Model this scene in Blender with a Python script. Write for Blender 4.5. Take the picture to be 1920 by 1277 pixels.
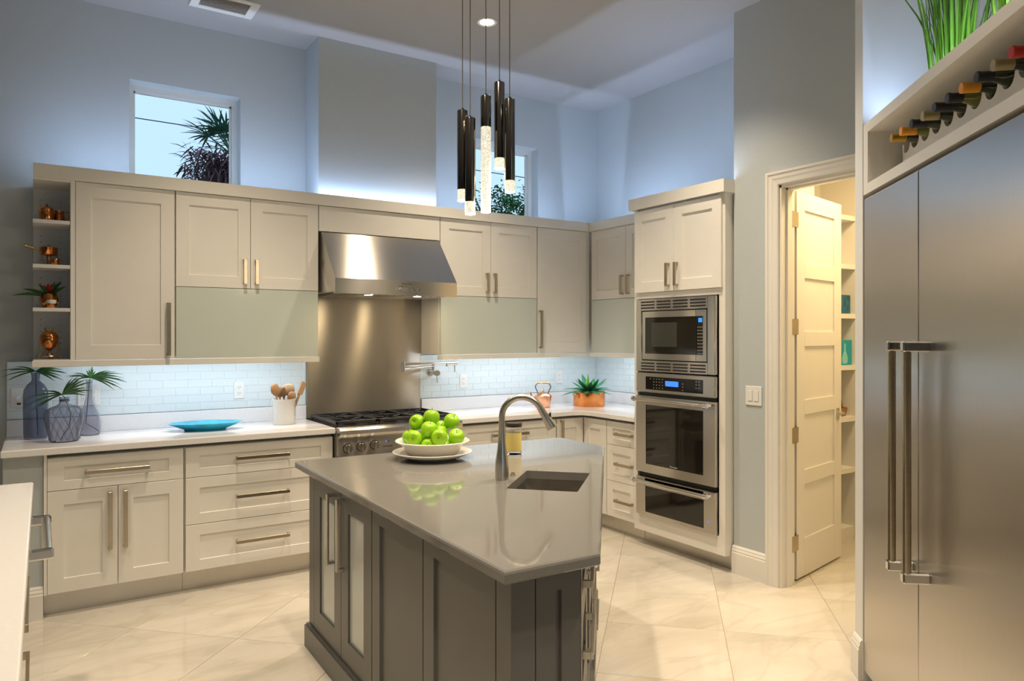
import bpy, bmesh, math, random
from mathutils import Matrix, Vector
R_ = math.radians
random.seed(7)
for o in list(bpy.data.objects): bpy.data.objects.remove(o, do_unlink=True)
SC = bpy.context.scene
COL = SC.collection

# ------------------------------------------------------------------ camera, world, exposure
cam_d = bpy.data.cameras.new('camera'); cam = bpy.data.objects.new('camera', cam_d); COL.objects.link(cam)
cam_d.sensor_width = 36; cam_d.lens = 1365.4/1920*36; cam_d.shift_y = -8.2/1920; cam_d.clip_start = .03; cam_d.clip_end = 200
cam.location = (0, 0, 1.52); cam.rotation_euler = (R_(90), 0, R_(-33.12))
SC.camera = cam
vs = SC.view_settings
vs.view_transform = 'Standard'; vs.look = 'None'; vs.gamma = 1; vs.use_curve_mapping = False
vs.exposure = 0.24
w = bpy.data.worlds.new('world'); SC.world = w; w.use_nodes = True
bg = w.node_tree.nodes['Background']; bg.inputs[0].default_value = (.50, .74, 1.0, 1); bg.inputs[1].default_value = 1.0

WARM = (1.0, .82, .60); COVE = (.52, .68, 1.0); UNDER = (.78, .87, 1.0)
def area(name, loc, rot, sx, sy, power, col):
    l = bpy.data.lights.new(name, 'AREA'); l.shape = 'RECTANGLE'; l.size = sx; l.size_y = sy; l.energy = power; l.color = col
    o = bpy.data.objects.new(name, l); o.location = loc; o.rotation_euler = rot; COL.objects.link(o); return o
UP = (R_(180), 0, 0); DOWN = (0, 0, 0)
# cool LED strips tucked behind the cornices (shine up) and under the wall cabinets (shine down)
area('led_cove_back', (1.97, 4.917, 2.440), UP, 3.86, .004, 14.5, COVE)
area('led_cove_right', (4.005, 4.47, 2.440), UP, .004, .84, 4.4, COVE)
area('led_cove_tower', (3.705, 3.60, 2.464), UP, .004, .80, 4.4, COVE)
area('led_under_left', (.80, 4.937, 1.374), (R_(6), 0, 0), 1.56, .010, 3.6, UNDER)
area('led_under_right', (3.28, 4.937, 1.374), (R_(6), 0, 0), 1.38, .010, 2.9, UNDER)
area('led_under_side', (4.027, 4.47, 1.374), (0, R_(-6), 0), .010, .80, 2.0, UNDER)
area('pantry_light', (4.45, 2.3, 2.96), DOWN, .5, .5, 30, (1.0, .72, .37))
DOWNLIGHTS = [(2.494, 4.127), (.95, 3.95), (2.55, 2.55), (1.0, 2.35), (-.6, 2.9), (2.1, .9), (.5, .7), (3.05, 3.05)]
DL_POWER = 140
for (x, y) in DOWNLIGHTS:
    l = bpy.data.lights.new('downlight_lamp', 'SPOT'); l.energy = DL_POWER; l.color = WARM; l.spot_size = R_(98); l.spot_blend = 1.0; l.shadow_soft_size = .05
    o = bpy.data.objects.new('downlight_lamp', l); o.location = (x, y, 3.575); COL.objects.link(o)

# ------------------------------------------------------------------ materials
def mat(name, col, rough=.5, metal=0., spec=.5, coat=0., trans=0., ior=1.45, emit=None, es=0., alpha=1.):
    m = bpy.data.materials.new(name); m.use_nodes = True
    p = m.node_tree.nodes['Principled BSDF']
    p.inputs['Base Color'].default_value = (*col, 1); p.inputs['Roughness'].default_value = rough
    p.inputs['Metallic'].default_value = metal; p.inputs['Specular IOR Level'].default_value = spec
    p.inputs['Coat Weight'].default_value = coat; p.inputs['Coat Roughness'].default_value = .04
    p.inputs['Transmission Weight'].default_value = trans; p.inputs['IOR'].default_value = ior; p.inputs['Alpha'].default_value = alpha
    if emit: p.inputs['Emission Color'].default_value = (*emit, 1); p.inputs['Emission Strength'].default_value = es
    return m
def nodes(m):
    nt = m.node_tree; return nt, nt.nodes['Principled BSDF']
def noise_tint(m, scale, amt, coord='Object', stretch=(1, 1, 1), bump=0., rough=0.):
    """small procedural variation of the base colour, roughness and relief"""
    nt, p = nodes(m)
    tc = nt.nodes.new('ShaderNodeTexCoord'); mp = nt.nodes.new('ShaderNodeMapping'); mp.inputs['Scale'].default_value = stretch
    nz = nt.nodes.new('ShaderNodeTexNoise'); nz.inputs['Scale'].default_value = scale; nz.inputs['Detail'].default_value = 4
    nt.links.new(tc.outputs[coord], mp.inputs[0]); nt.links.new(mp.outputs[0], nz.inputs['Vector'])
    c = p.inputs['Base Color'].default_value[:3]
    rp = nt.nodes.new('ShaderNodeValToRGB')
    rp.color_ramp.elements[0].position = .3; rp.color_ramp.elements[1].position = .7
    rp.color_ramp.elements[0].color = (*[max(0, v*(1-amt)) for v in c], 1); rp.color_ramp.elements[1].color = (*[min(1, v*(1+amt)) for v in c], 1)
    nt.links.new(nz.outputs['Fac'], rp.inputs[0]); nt.links.new(rp.outputs[0], p.inputs['Base Color'])
    if bump:
        b = nt.nodes.new('ShaderNodeBump'); b.inputs['Strength'].default_value = bump; b.inputs['Distance'].default_value = .002
        nt.links.new(nz.outputs['Fac'], b.inputs['Height']); nt.links.new(b.outputs[0], p.inputs['Normal'])
    if rough:
        r0 = p.inputs['Roughness'].default_value
        mr = nt.nodes.new('ShaderNodeMapRange'); mr.inputs[3].default_value = r0-rough; mr.inputs[4].default_value = r0+rough
        nt.links.new(nz.outputs['Fac'], mr.inputs[0]); nt.links.new(mr.outputs[0], p.inputs['Roughness'])
    return m
M = {}
def brushed(name, col, rough, rot, aniso=.75):
    m = mat(name, col, rough, 1); nt, p = nodes(m); tg = nt.nodes.new('ShaderNodeTangent'); tg.direction_type = 'RADIAL'; tg.axis = 'X'
    nt.links.new(tg.outputs[0], p.inputs['Tangent']); p.inputs['Anisotropic'].default_value = aniso; p.inputs['Anisotropic Rotation'].default_value = rot
    return noise_tint(m, 5, .02, stretch=(60, 60, 1) if rot else (1, 1, 60))
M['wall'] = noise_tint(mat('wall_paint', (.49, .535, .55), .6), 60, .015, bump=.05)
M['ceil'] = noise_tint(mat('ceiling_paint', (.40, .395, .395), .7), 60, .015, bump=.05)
M['cab'] = noise_tint(mat('cabinet_lacquer', (.82, .80, .745), .30), 8, .012)
M['trimw'] = noise_tint(mat('trim_white', (.80, .78, .73), .35), 8, .01)
M['shelfw'] = noise_tint(mat('shelf_white', (.74, .75, .74), .4), 8, .01)
M['kick'] = noise_tint(mat('toe_kick_grey', (.66, .63, .57), .32, .7), 5, .03)
M['chan'] = mat('finger_channel_grey', (.30, .30, .29), .45)
M['quartz'] = noise_tint(mat('white_quartz', (.84, .83, .825), .10), 90, .02)
M['isl'] = noise_tint(mat('island_paint_taupe', (.128, .126, .118), .36), 8, .02)
M['itop'] = noise_tint(mat('island_quartz_taupe', (.205, .198, .184), .05, spec=.6), 220, .06)
M['steel'] = brushed('brushed_steel', (.62, .59, .54), .23, 0., 1.)
M['steelv'] = brushed('splash_steel', (.47, .44, .39), .34, 0., .93)
M['fsteel'] = brushed('fridge_steel', (.56, .53, .49), .30, .25)
M['chrome'] = noise_tint(mat('polished_chrome', (.80, .80, .80), .06, 1), 20, .01)
M['nickel'] = noise_tint(mat('champagne_nickel', (.50, .43, .32), .30, 1), 12, .05, stretch=(1, 1, 6))
M['nickel2'] = noise_tint(mat('brushed_nickel', (.62, .58, .51), .28, 1), 12, .05)
M['black'] = mat('matt_black', (.012, .012, .012), .5)
M['iron'] = noise_tint(mat('cast_iron', (.022, .022, .024), .45), 60, .2, bump=.1)
M['bglass'] = mat('black_glass', (.012, .011, .009), .05, spec=.8)
M['lcd'] = mat('blue_display', (.02, .1, .6), .3, emit=(.05, .22, 1.0), es=1.0)
M['lcd2'] = mat('cyan_display', (.02, .1, .5), .3, emit=(.02, .30, 1.0), es=.9)
M['mark'] = mat('panel_marks', (.55, .55, .52), .5)
M['ink'] = mat('dark_print', (.05, .04, .03), .5)
M['fglass'] = noise_tint(mat('frosted_green_glass', (.62, .68, .625), .13, spec=.5), 3, .01)
M['wglass'] = noise_tint(mat('frosted_white_glass', (.56, .60, .58), .12), 3, .02)
M['tileg'] = mat('glass_subway_tile', (.70, .78, .80), .08, spec=.5)
M['grout'] = noise_tint(mat('tile_grout', (.66, .74, .765), .5), 40, .02)
M['copper'] = noise_tint(mat('polished_copper', (.72, .27, .085), .15, 1), 14, .18, rough=.06)
M['copper2'] = noise_tint(mat('aged_copper', (.74, .40, .24), .26, 1), 24, .25, rough=.08)
M['brass'] = noise_tint(mat('aged_brass', (.45, .34, .12), .3, 1), 20, .2)
M['white'] = noise_tint(mat('white_ceramic', (.82, .79, .72), .18, coat=.3), 6, .01)
M['plastic'] = noise_tint(mat('white_plastic', (.80, .80, .78), .3), 6, .01)
M['slot'] = mat('socket_slot', (.05, .05, .05), .6)
M['apple'] = noise_tint(mat('green_apple_skin', (.30, .58, .015), .24, spec=.5), 9, .18)
M['stem'] = noise_tint(mat('brown_stem', (.09, .05, .02), .7), 30, .3)
M['turq'] = noise_tint(mat('turquoise_glaze', (.015, .36, .58), .10, coat=.5), 9, .25)
M['wood'] = noise_tint(mat('olive_wood', (.46, .25, .11), .5), 10, .25, stretch=(1, 1, .15))
M['wood2'] = noise_tint(mat('pale_wood', (.60, .40, .22), .5), 10, .2, stretch=(1, 1, .15))
M['dwood'] = noise_tint(mat('dark_wood', (.20, .10, .04), .5), 10, .25, stretch=(1, 1, .15))
M['vase'] = mat('blue_grey_glass', (.72, .72, .78), .0, trans=1., ior=1.30)
M['vased'] = mat('slate_blue_glass', (.50, .52, .60), .02, trans=1., ior=1.30)
M['wire'] = mat('dark_net', (.12, .13, .16), .5)
M['leaf'] = noise_tint(mat('palm_leaf', (.022, .095, .016), .45), 14, .35)
M['agave'] = noise_tint(mat('agave_leaf', (.03, .20, .085), .42), 8, .35)
M['agave2'] = noise_tint(mat('agave_heart', (.16, .50, .05), .42), 8, .3)
M['grass'] = noise_tint(mat('grass_blade', (.13, .33, .03), .5), 5, .6)
M['brom'] = noise_tint(mat('bromeliad_red', (.55, .02, .012), .5), 10, .3)
M['soil'] = noise_tint(mat('dark_soil', (.02, .015, .01), .9), 60, .4)
M['wax'] = noise_tint(mat('yellow_wax', (1.0, .78, .26), .45), 6, .05)
M['clear'] = mat('clear_glass', (1, 1, 1), .02, trans=1., ior=1.12)
M['pane'] = mat('window_pane', (1, 1, 1), 0., trans=1., ior=1.02)
M['vinyl'] = noise_tint(mat('window_vinyl', (.62, .62, .58), .4), 8, .01)
M['bottle'] = mat('dark_green_glass', (.022, .028, .008), .08, spec=.6, coat=.4)
M['bottle2'] = mat('olive_glass', (.13, .14, .02), .08, spec=.6, coat=.4)
M['fo_or'] = noise_tint(mat('orange_foil', (.85, .36, .03), .4), 20, .1)
M['fo_go'] = noise_tint(mat('gold_foil', (.50, .29, .03), .3, .5), 20, .15)
M['fo_bk'] = noise_tint(mat('black_foil', (.025, .025, .03), .4), 20, .2)
M['fo_tan'] = noise_tint(mat('champagne_foil', (.45, .37, .19), .35, .5), 20, .1)
M['fo_red'] = noise_tint(mat('red_foil', (.55, .03, .02), .38), 20, .1)
M['dark_nickel'] = noise_tint(mat('black_nickel', (.17, .16, .145), .12, 1), 10, .05)
M['cord'] = mat('steel_cord', (.33, .29, .23), .4, .7)
M['lamp'] = mat('lamp_disc', (1, .9, .7), .5, emit=(1, .86, .62), es=9)
def crystal():
    m = mat('bubble_crystal', (1, .97, .9), .08, trans=.7, ior=1.35, emit=(1, .86, .6), es=.34)
    nt, p = nodes(m)
    tc = nt.nodes.new('ShaderNodeTexCoord'); v = nt.nodes.new('ShaderNodeTexVoronoi'); v.inputs['Scale'].default_value = 210
    rp = nt.nodes.new('ShaderNodeValToRGB'); rp.color_ramp.elements[0].position = .25; rp.color_ramp.elements[1].position = .6
    rp.color_ramp.elements[0].color = (1.6, 1.4, 1.0, 1); rp.color_ramp.elements[1].color = (.10, .09, .06, 1)
    nt.links.new(tc.outputs['Object'], v.inputs['Vector']); nt.links.new(v.outputs['Distance'], rp.inputs[0]); nt.links.new(rp.outputs[0], p.inputs['Emission Color'])
    b = nt.nodes.new('ShaderNodeBump'); b.inputs['Strength'].default_value = .5; b.inputs['Distance'].default_value = .003
    nt.links.new(v.outputs['Distance'], b.inputs['Height']); nt.links.new(b.outputs[0], p.inputs['Normal'])
    return m
M['crystal'] = crystal(); M['crystal_rim'] = mat('crystal_rim', (1, .95, .85), .2, emit=(1, .88, .64), es=1.4)
def marble():
    m = mat('cream_marble_tile', (.6, .52, .4), .07, spec=.5)
    nt, p = nodes(m); L = nt.links.new
    g = nt.nodes.new('ShaderNodeNewGeometry'); oi = nt.nodes.new('ShaderNodeObjectInfo')
    mul = nt.nodes.new('ShaderNodeVectorMath'); mul.operation = 'SCALE'; mul.inputs[0].default_value = (37, 53, 11)
    L(oi.outputs['Random'], mul.inputs['Scale'])
    add = nt.nodes.new('ShaderNodeVectorMath'); L(g.outputs['Position'], add.inputs[0]); L(mul.outputs[0], add.inputs[1])
    mp = nt.nodes.new('ShaderNodeMapping'); mp.inputs['Scale'].default_value = (1, 2.6, 1); mp.inputs['Rotation'].default_value = (0, 0, R_(-38)); L(add.outputs[0], mp.inputs[0])
    n1 = nt.nodes.new('ShaderNodeTexNoise'); n1.inputs['Scale'].default_value = 1.3; n1.inputs['Detail'].default_value = 7; n1.inputs['Roughness'].default_value = .6; n1.inputs['Distortion'].default_value = .6
    L(mp.outputs[0], n1.inputs['Vector'])
    r1 = nt.nodes.new('ShaderNodeValToRGB'); e = r1.color_ramp.elements
    e[0].position = .30; e[0].color = (.52, .475, .40, 1); e[1].position = .68; e[1].color = (.67, .625, .55, 1)
    x = r1.color_ramp.elements.new(.48); x.color = (.605, .56, .48, 1)
    L(n1.outputs['Fac'], r1.inputs[0])
    n2 = nt.nodes.new('ShaderNodeTexNoise'); n2.inputs['Scale'].default_value = 1.1; n2.inputs['Detail'].default_value = 5; n2.inputs['Distortion'].default_value = .8; L(mp.outputs[0], n2.inputs['Vector'])
    ab = nt.nodes.new('ShaderNodeMath'); ab.operation = 'SUBTRACT'; ab.inputs[1].default_value = .5; L(n2.outputs['Fac'], ab.inputs[0])
    a2 = nt.nodes.new('ShaderNodeMath'); a2.operation = 'ABSOLUTE'; L(ab.outputs[0], a2.inputs[0])
    r2 = nt.nodes.new('ShaderNodeValToRGB'); r2.color_ramp.elements[0].color = (.62, .60, .58, 1); r2.color_ramp.elements[1].position = .035; r2.color_ramp.elements[1].color = (1, 1, 1, 1)
    L(a2.outputs[0], r2.inputs[0])
    mx = nt.nodes.new('ShaderNodeMix'); mx.data_type = 'RGBA'; mx.blend_type = 'MULTIPLY'; mx.inputs[0].default_value = .22
    L(r1.outputs[0], mx.inputs['A']); L(r2.outputs[0], mx.inputs['B']); L(mx.outputs['Result'], p.inputs['Base Color'])
    return m
M['marble'] = marble()
M['fgrout'] = noise_tint(mat('floor_grout', (.40, .34, .25), .8), 40, .05)

# ------------------------------------------------------------------ mesh helpers
class MB:
    def __init__(s): s.v = []; s.f = []; s.T = Matrix.Identity(4)
    def add(s, vs, fs):
        b = len(s.v); s.v += [tuple(s.T @ Vector(v)) for v in vs]; s.f += [tuple(b+i for i in f) for f in fs]; return s
    def box(s, x0, x1, y0, y1, z0, z1, c=0.):
        x0, x1 = min(x0, x1), max(x0, x1); y0, y1 = min(y0, y1), max(y0, y1); z0, z1 = min(z0, z1), max(z0, z1)
        lo = (x0, y0, z0); hi = (x1, y1, z1)
        if c <= 0:
            vs = [(x, y, z) for x in (x0, x1) for y in (y0, y1) for z in (z0, z1)]
            return s.add(vs, [(0, 1, 3, 2), (4, 6, 7, 5), (0, 4, 5, 1), (2, 3, 7, 6), (0, 2, 6, 4), (1, 5, 7, 3)])
        c = min(c, .49*min(hi[i]-lo[i] for i in range(3)))
        vs = []; ix = {}
        for k in range(8):
            sg = (k & 1, k >> 1 & 1, k >> 2 & 1)
            for a in range(3):
                p = [(hi[i] if sg[i] else lo[i]) if i == a else (hi[i]-c if sg[i] else lo[i]+c) for i in range(3)]
                ix[(a, k)] = len(vs); vs.append(tuple(p))
        fs = []
        for a in range(3):
            b_, c_ = [i for i in range(3) if i != a]
            for sa in (0, 1):
                ks = [sa << a | p << b_ | q << c_ for p, q in ((0, 0), (1, 0), (1, 1), (0, 1))]
                fs.append([ix[(a, k)] for k in ks])
            for sb in (0, 1):
                for sc in (0, 1):
                    k0 = sb << b_ | sc << c_; k1 = k0 | 1 << a
                    fs.append([ix[(b_, k0)], ix[(b_, k1)], ix[(c_, k1)], ix[(c_, k0)]])
        for k in range(8): fs.append([ix[(a, k)] for a in range(3)])
        return s.add(vs, fs)
    def prism(s, poly, z0, z1):
        n = len(poly); vs = [(*p, z0) for p in poly]+[(*p, z1) for p in poly]
        return s.add(vs, [tuple(range(n)), tuple(range(n, 2*n))]+[(i, (i+1) % n, n+(i+1) % n, n+i) for i in range(n)])
    def extr_x(s, poly, x0, x1):
        n = len(poly); vs = [(x0, *p) for p in poly]+[(x1, *p) for p in poly]
        return s.add(vs, [tuple(range(n)), tuple(range(n, 2*n))]+[(i, (i+1) % n, n+(i+1) % n, n+i) for i in range(n)])
    def lathe(s, prof, n=24, cx=0, cy=0, cz=0, close=False, sx=1., sy=1., sq=0.):
        """revolve (r, z); sq > 0 squares the section"""
        vs = []; m = len(prof)
        for (r, z) in prof:
            for i in range(n):
                a = 2*math.pi*i/n; ca, sa = math.cos(a), math.sin(a)
                k = 1.
                if sq: k = 1/((abs(ca)**(2+sq*6)+abs(sa)**(2+sq*6))**(1/(2+sq*6)))
                vs.append((cx+r*ca*k*sx, cy+r*sa*k*sy, cz+z))
        fs = []
        rows = m if close else m-1
        for j in range(rows):
            for i in range(n):
                a = j*n+i; b = j*n+(i+1) % n; c = ((j+1) % m)*n+(i+1) % n; d = ((j+1) % m)*n+i
                fs.append((a, b, c, d))
        if not close:
            if prof[0][0] > 1e-6: fs.append(tuple(range(n)))
            if prof[-1][0] > 1e-6: fs.append(tuple(range((m-1)*n, m*n)))
        return s.add(vs, fs)
    def tube(s, pts, r, n=8, caps=True):
        pts = [Vector(p) for p in pts]; k = len(pts); rs = r if isinstance(r, (list, tuple)) else [r]*k
        d0 = (pts[1]-pts[0]).normalized(); up = Vector((0, 0, 1)) if abs(d0.z) < .9 else Vector((1, 0, 0))
        u = d0.cross(up).normalized(); vs = []
        for i, p in enumerate(pts):
            t = (pts[min(i+1, k-1)]-pts[max(i-1, 0)]).normalized()
            u = (u-t*u.dot(t)).normalized(); v = t.cross(u)
            for j in range(n):
                a = 2*math.pi*j/n; vs.append(tuple(p+(u*math.cos(a)+v*math.sin(a))*rs[i]))
        fs = [(i*n+j, i*n+(j+1) % n, (i+1)*n+(j+1) % n, (i+1)*n+j) for i in range(k-1) for j in range(n)]
        if caps: fs += [tuple(range(n)), tuple(range((k-1)*n, k*n))]
        return s.add(vs, fs)
    def cyl(s, p0, p1, r0, r1=None, n=20): return s.tube([p0, p1], [r0, r1 if r1 is not None else r0], n)
    def blade(s, pts, ws, side, fold=.15):
        """leaf strip along pts with half widths ws; side = width direction"""
        side = Vector(side).normalized(); vs = []; fs = []; k = len(pts)
        for i, p in enumerate(pts):
            p = Vector(p); t = (Vector(pts[min(i+1, k-1)])-Vector(pts[max(i-1, 0)])).normalized()
            nn = side.cross(t).normalized(); wd = ws[i]
            vs += [tuple(p-side*wd+nn*wd*fold), tuple(p), tuple(p+side*wd+nn*wd*fold)]
        for i in range(k-1):
            a = i*3; fs += [(a, a+1, a+4, a+3), (a+1, a+2, a+5, a+4)]
        return s.add(vs, fs)
    def build(s, name, m, parent=None, smooth=0.):
        me = bpy.data.meshes.new(name); me.from_pydata(s.v, [], s.f)
        b = bmesh.new(); b.from_mesh(me); bmesh.ops.remove_doubles(b, verts=b.verts, dist=1e-6); bmesh.ops.recalc_face_normals(b, faces=b.faces); b.to_mesh(me); b.free()
        if smooth:
            me.polygons.foreach_set('use_smooth', [True]*len(me.polygons)); me.set_sharp_from_angle(angle=R_(smooth))
        me.materials.append(M[m] if isinstance(m, str) else m)
        o = bpy.data.objects.new(name, me); COL.objects.link(o)
        if parent: o.parent = parent
        return o
def thing(name, label, cat, loc=(0, 0, 0), rz=0., group=None, kind=None):
    o = bpy.data.objects.new(name, None); o.empty_display_size = .05; COL.objects.link(o); o.location = loc; o.rotation_euler = (0, 0, rz)
    tag(o, label, cat, group, kind); return o
def tag(o, label=None, cat=None, group=None, kind=None):
    if label: o['label'] = label
    if cat: o['category'] = cat
    if group: o['group'] = group
    if kind: o['kind'] = kind
    return o
def struct(name, mb, m, label=None, parent=None):
    o = mb.build(name, m, parent)
    if not parent: o['kind'] = 'structure'; o['label'] = label; o['category'] = name.split('_')[0]
    return o
def copy_tree(o, parent=None):
    c = o.copy(); COL.objects.link(c); c.parent = parent
    for ch in list(o.children): copy_tree(ch, c)
    return c
def TR(x=0, y=0, z=0, rz=0.): return Matrix.Translation((x, y, z)) @ Matrix.Rotation(rz, 4, 'Z')

def shaker(w, h, fx, fz, t=.02, rec=.009, T=None):
    """panelled front: x 0..w, z 0..h, face at y=0, body to y=t"""
    mb = MB(); mb.T = T or Matrix.Identity(4); s = .006; c = .0015
    def rect(ix, iz, y): return [(ix, y, iz), (w-ix, y, iz), (w-ix, y, h-iz), (ix, y, h-iz)]
    rings = [rect(0, 0, t), rect(0, 0, c), rect(c, c, 0), rect(fx, fz, 0), rect(fx+s*.4, fz+s*.4, rec)]
    vs = [p for r in rings for p in r]; fs = []
    for k in range(4):
        for i in range(4): fs.append((k*4+i, k*4+(i+1) % 4, k*4+4+(i+1) % 4, k*4+4+i))
    fs += [(0, 1, 2, 3), (16, 17, 18, 19)]
    return mb.add(vs, fs)
def ring(w, h, fx, fz, t=.02, T=None):
    mb = MB(); mb.T = T or Matrix.Identity(4)
    mb.box(0, fx, 0, t, 0, h); mb.box(w-fx, w, 0, t, 0, h); mb.box(fx, w-fx, 0, t, 0, fz); mb.box(fx, w-fx, 0, t, h-fz, h); return mb
def pull(x, z, length, vert, T=None, wd=.021, out=.034, th=.010):
    """square bar pull centred at x, z on the face y=0"""
    mb = MB(); mb.T = T or Matrix.Identity(4); L = length/2; a = wd/2; e = .013
    if vert:
        mb.box(x-a, x+a, -out, -out+th, z-L, z+L, .0012)
        for s in (-1, 1): mb.box(x-a, x+a, -out+th, 0, z+s*(L-e/2)-e/2, z+s*(L-e/2)+e/2)
    else:
        mb.box(x-L, x+L, -out, -out+th, z-a, z+a, .0012)
        for s in (-1, 1): mb.box(x+s*(L-e/2)-e/2, x+s*(L-e/2)+e/2, -out+th, 0, z-a, z+a)
    return mb
def front(root, name, x0, x1, z0, z1, handle=None, fx=.075, fz=.075, m='cab', T=None, hm='nickel', y=0.):
    """a shaker door or drawer front; handle = (x, z, length, vertical)"""
    T = T or Matrix.Identity(4); g = .0016
    d = shaker(x1-x0-2*g, z1-z0-2*g, fx, fz, T=T @ Matrix.Translation((x0+g, y, z0+g))).build(name, m, root)
    if handle:
        x, z, ln, v = handle; pull(x, z, ln, v, T=T @ Matrix.Translation((0, y, 0))).build('handle', hm, d)
    return d
def slab(poly, z0, z1, bev=.006, hole=None):
    """counter slab with eased top and bottom edges; poly counter-clockwise"""
    def inset(P, d):
        n = len(P); out = []
        for i in range(n):
            p0, p1, p2 = Vector(P[i-1]), Vector(P[i]), Vector(P[(i+1) % n])
            e1 = (p1-p0).normalized(); e2 = (p2-p1).normalized(); n1 = Vector((-e1.y, e1.x)); n2 = Vector((-e2.y, e2.x))
            b = (n1+n2); b = b/(b.length**2)*2 if b.length > 1e-6 else n1
            out.append(tuple(p1+b*d))
        return out
    mb = MB(); n = len(poly)
    levels = [(z0, bev*.5), (z0+bev*.5, 0), (z1-bev, 0), (z1-bev*.35, bev*.35*.9), (z1, bev)]
    loops = [inset(poly, d) for _, d in levels]
    vs = [(*p, levels[k][0]) for k in range(5) for p in loops[k]]
    fs = [(k*n+i, k*n+(i+1) % n, (k+1)*n+(i+1) % n, (k+1)*n+i) for k in range(4) for i in range(n)]
    mb.add(vs, fs)
    for z, lp in ((z0, loops[0]), (z1, loops[4])):
        b = bmesh.new(); lv = [b.verts.new((*p, z)) for p in lp]; ed = [b.edges.new((lv[i], lv[(i+1) % n])) for i in range(n)]
        if hole:
            hv = [b.verts.new((*p, z)) for p in hole]; ed += [b.edges.new((hv[i], hv[(i+1) % len(hv)])) for i in range(len(hv))]
        bmesh.ops.triangle_fill(b, edges=ed, use_beauty=True); b.verts.index_update()
        mb.add([tuple(v.co) for v in b.verts], [[v.index for v in f.verts] for f in b.faces]); b.free()
    if hole:
        k = len(hole); mb.add([(*p, z) for z in (z0, z1) for p in hole], [(i, (i+1) % k, k+(i+1) % k, k+i) for i in range(k)])
    return mb
def text_mesh(txt, size, m, parent, T):
    cu = bpy.data.curves.new('t', 'FONT'); cu.body = txt; cu.size = size; cu.align_x = 'CENTER'; cu.extrude = .0003
    o = bpy.data.objects.new('t', cu); COL.objects.link(o); bpy.context.view_layer.update()
    me = bpy.data.meshes.new_from_object(o.evaluated_get(bpy.context.evaluated_depsgraph_get())); bpy.data.objects.remove(o)
    me.transform(T @ Matrix.Rotation(R_(90), 4, 'X')); me.materials.clear(); me.materials.append(M[m])
    t = bpy.data.objects.new('lettering', me); COL.objects.link(t); t.parent = parent; return t

# ------------------------------------------------------------------ key dimensions (metres)
YW = 5.25; XR = 4.36; ZC = 3.60            # back wall, right wall, ceiling
YD = 4.64; YU = 4.91                       # base and wall cabinet faces on the back wall
XD = 3.72; XU = 4.00                       # the same on the right wall
XP = 3.757                                 # pantry wall
ZT = .922                                  # counter top
RX = -math.pi/2                            # right wall units: local x runs towards -Y, depth towards +X
FA = R_(41.25); FU = (math.sin(FA), math.cos(FA)); FP = (3.034, 1.829); FR = math.atan2(-FU[1], -FU[0])   # fridge wall frame

# ------------------------------------------------------------------ the setting
# floor: grout bed with 60 cm tiles laid diagonally
fl = struct('floor', MB().box(-4.6, 5.4, -3.1, 5.4, -.06, -.003), 'fgrout', 'glossy cream marble tiled floor laid on the diagonal')
TS = .8486/math.sqrt(2)
def tile_mesh():
    mb = MB(); h = TS/2-.0012; mb.box(-h, h, -h, h, -.02, 0, .0012); o = mb.build('tile', 'marble'); me = o.data; bpy.data.objects.remove(o); return me
tm = tile_mesh()
for i in range(-14, 16):
    for j in range(-14, 16):
        a = -.42+(i+.5)*.8486; b = 6.36+(j+.5)*.8486          # Y-X and X+Y of the centre
        x, y = (b-a)/2, (a+b)/2
        if -2.2 < x < 5.15 and -1.3 < y < 5.3 and not (y < .35 and x > 2.2):
            o = bpy.data.objects.new('tile', tm); COL.objects.link(o); o.location = (x, y, 0); o.rotation_euler = (0, 0, R_(45)); o.parent = fl
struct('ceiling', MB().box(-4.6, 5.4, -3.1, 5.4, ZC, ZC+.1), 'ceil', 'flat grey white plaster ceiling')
W1 = (.495, 1.181, 2.50, 3.17); W2 = (3.012, 3.699, 2.50, 3.17)
wb = MB(); y0, y1 = YW, YW+.2
for (x0, x1) in ((-4.6, W1[0]), (W1[1], W2[0]), (W2[1], 5.4)): wb.box(x0, x1, y0, y1, 0, ZC)
for W in (W1, W2): wb.box(W[0], W[1], y0, y1, 0, W[2]); wb.box(W[0], W[1], y0, y1, W[3], ZC)
wall_back = struct('wall_back', wb, 'wall', 'pale blue grey back wall above the cabinets')
struct('wall_chimney', MB().box(1.635, 2.546, 4.96, YW, 2.425, ZC), 'wall', 'projecting chimney breast above the range hood')
wall_right = struct('wall_right', MB().box(XR, XR+.12, 3.145, YW, 0, ZC), 'wall', 'pale blue side wall behind the oven tower')
DO = (2.805, 2.06, 2.435)                   # pantry door opening: Y max, Y min, top
wp = MB().box(XP, XP+.12, DO[0], 3.145, 0, ZC).box(XP, XP+.12, 1.30, DO[1], 0, ZC).box(XP, XP+.12, DO[1], DO[0], DO[2], ZC)
wp.box(XP+.12, XR+.12, 3.06, 3.145, 0, ZC)
struct('wall_pantry', wp, 'wall', 'pale grey blue wall around the pantry doorway')
pn = MB().box(XR+.12, 5.25, 3.45, 3.47, 0, 3.0).box(5.13, 5.25, 1.3, 3.45, 0, 3.0).box(XP+.12, 5.25, 1.18, 1.30, 0, 3.0).box(XP+.12, 5.25, 1.18, 3.06, 3.0, 3.06).box(XR+.12, 5.25, 3.06, 3.47, 3.0, 3.06)
struct('wall_pantry_inside', pn, mat('pantry_paint', (.70, .66, .58), .6), 'cream painted inside walls of the pantry')
struct('wall_front', MB().box(-4.6, -1.0, -3.1, -2.98, 0, ZC).box(.8, 5.4, -3.1, -2.98, 0, ZC).box(-1.0, .8, -3.1, -2.98, 2.1, ZC).box(-1.0, .8, -3.1, -2.98, 0, .8), 'wall', 'wall with a garden window opening opposite the kitchen')
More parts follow.
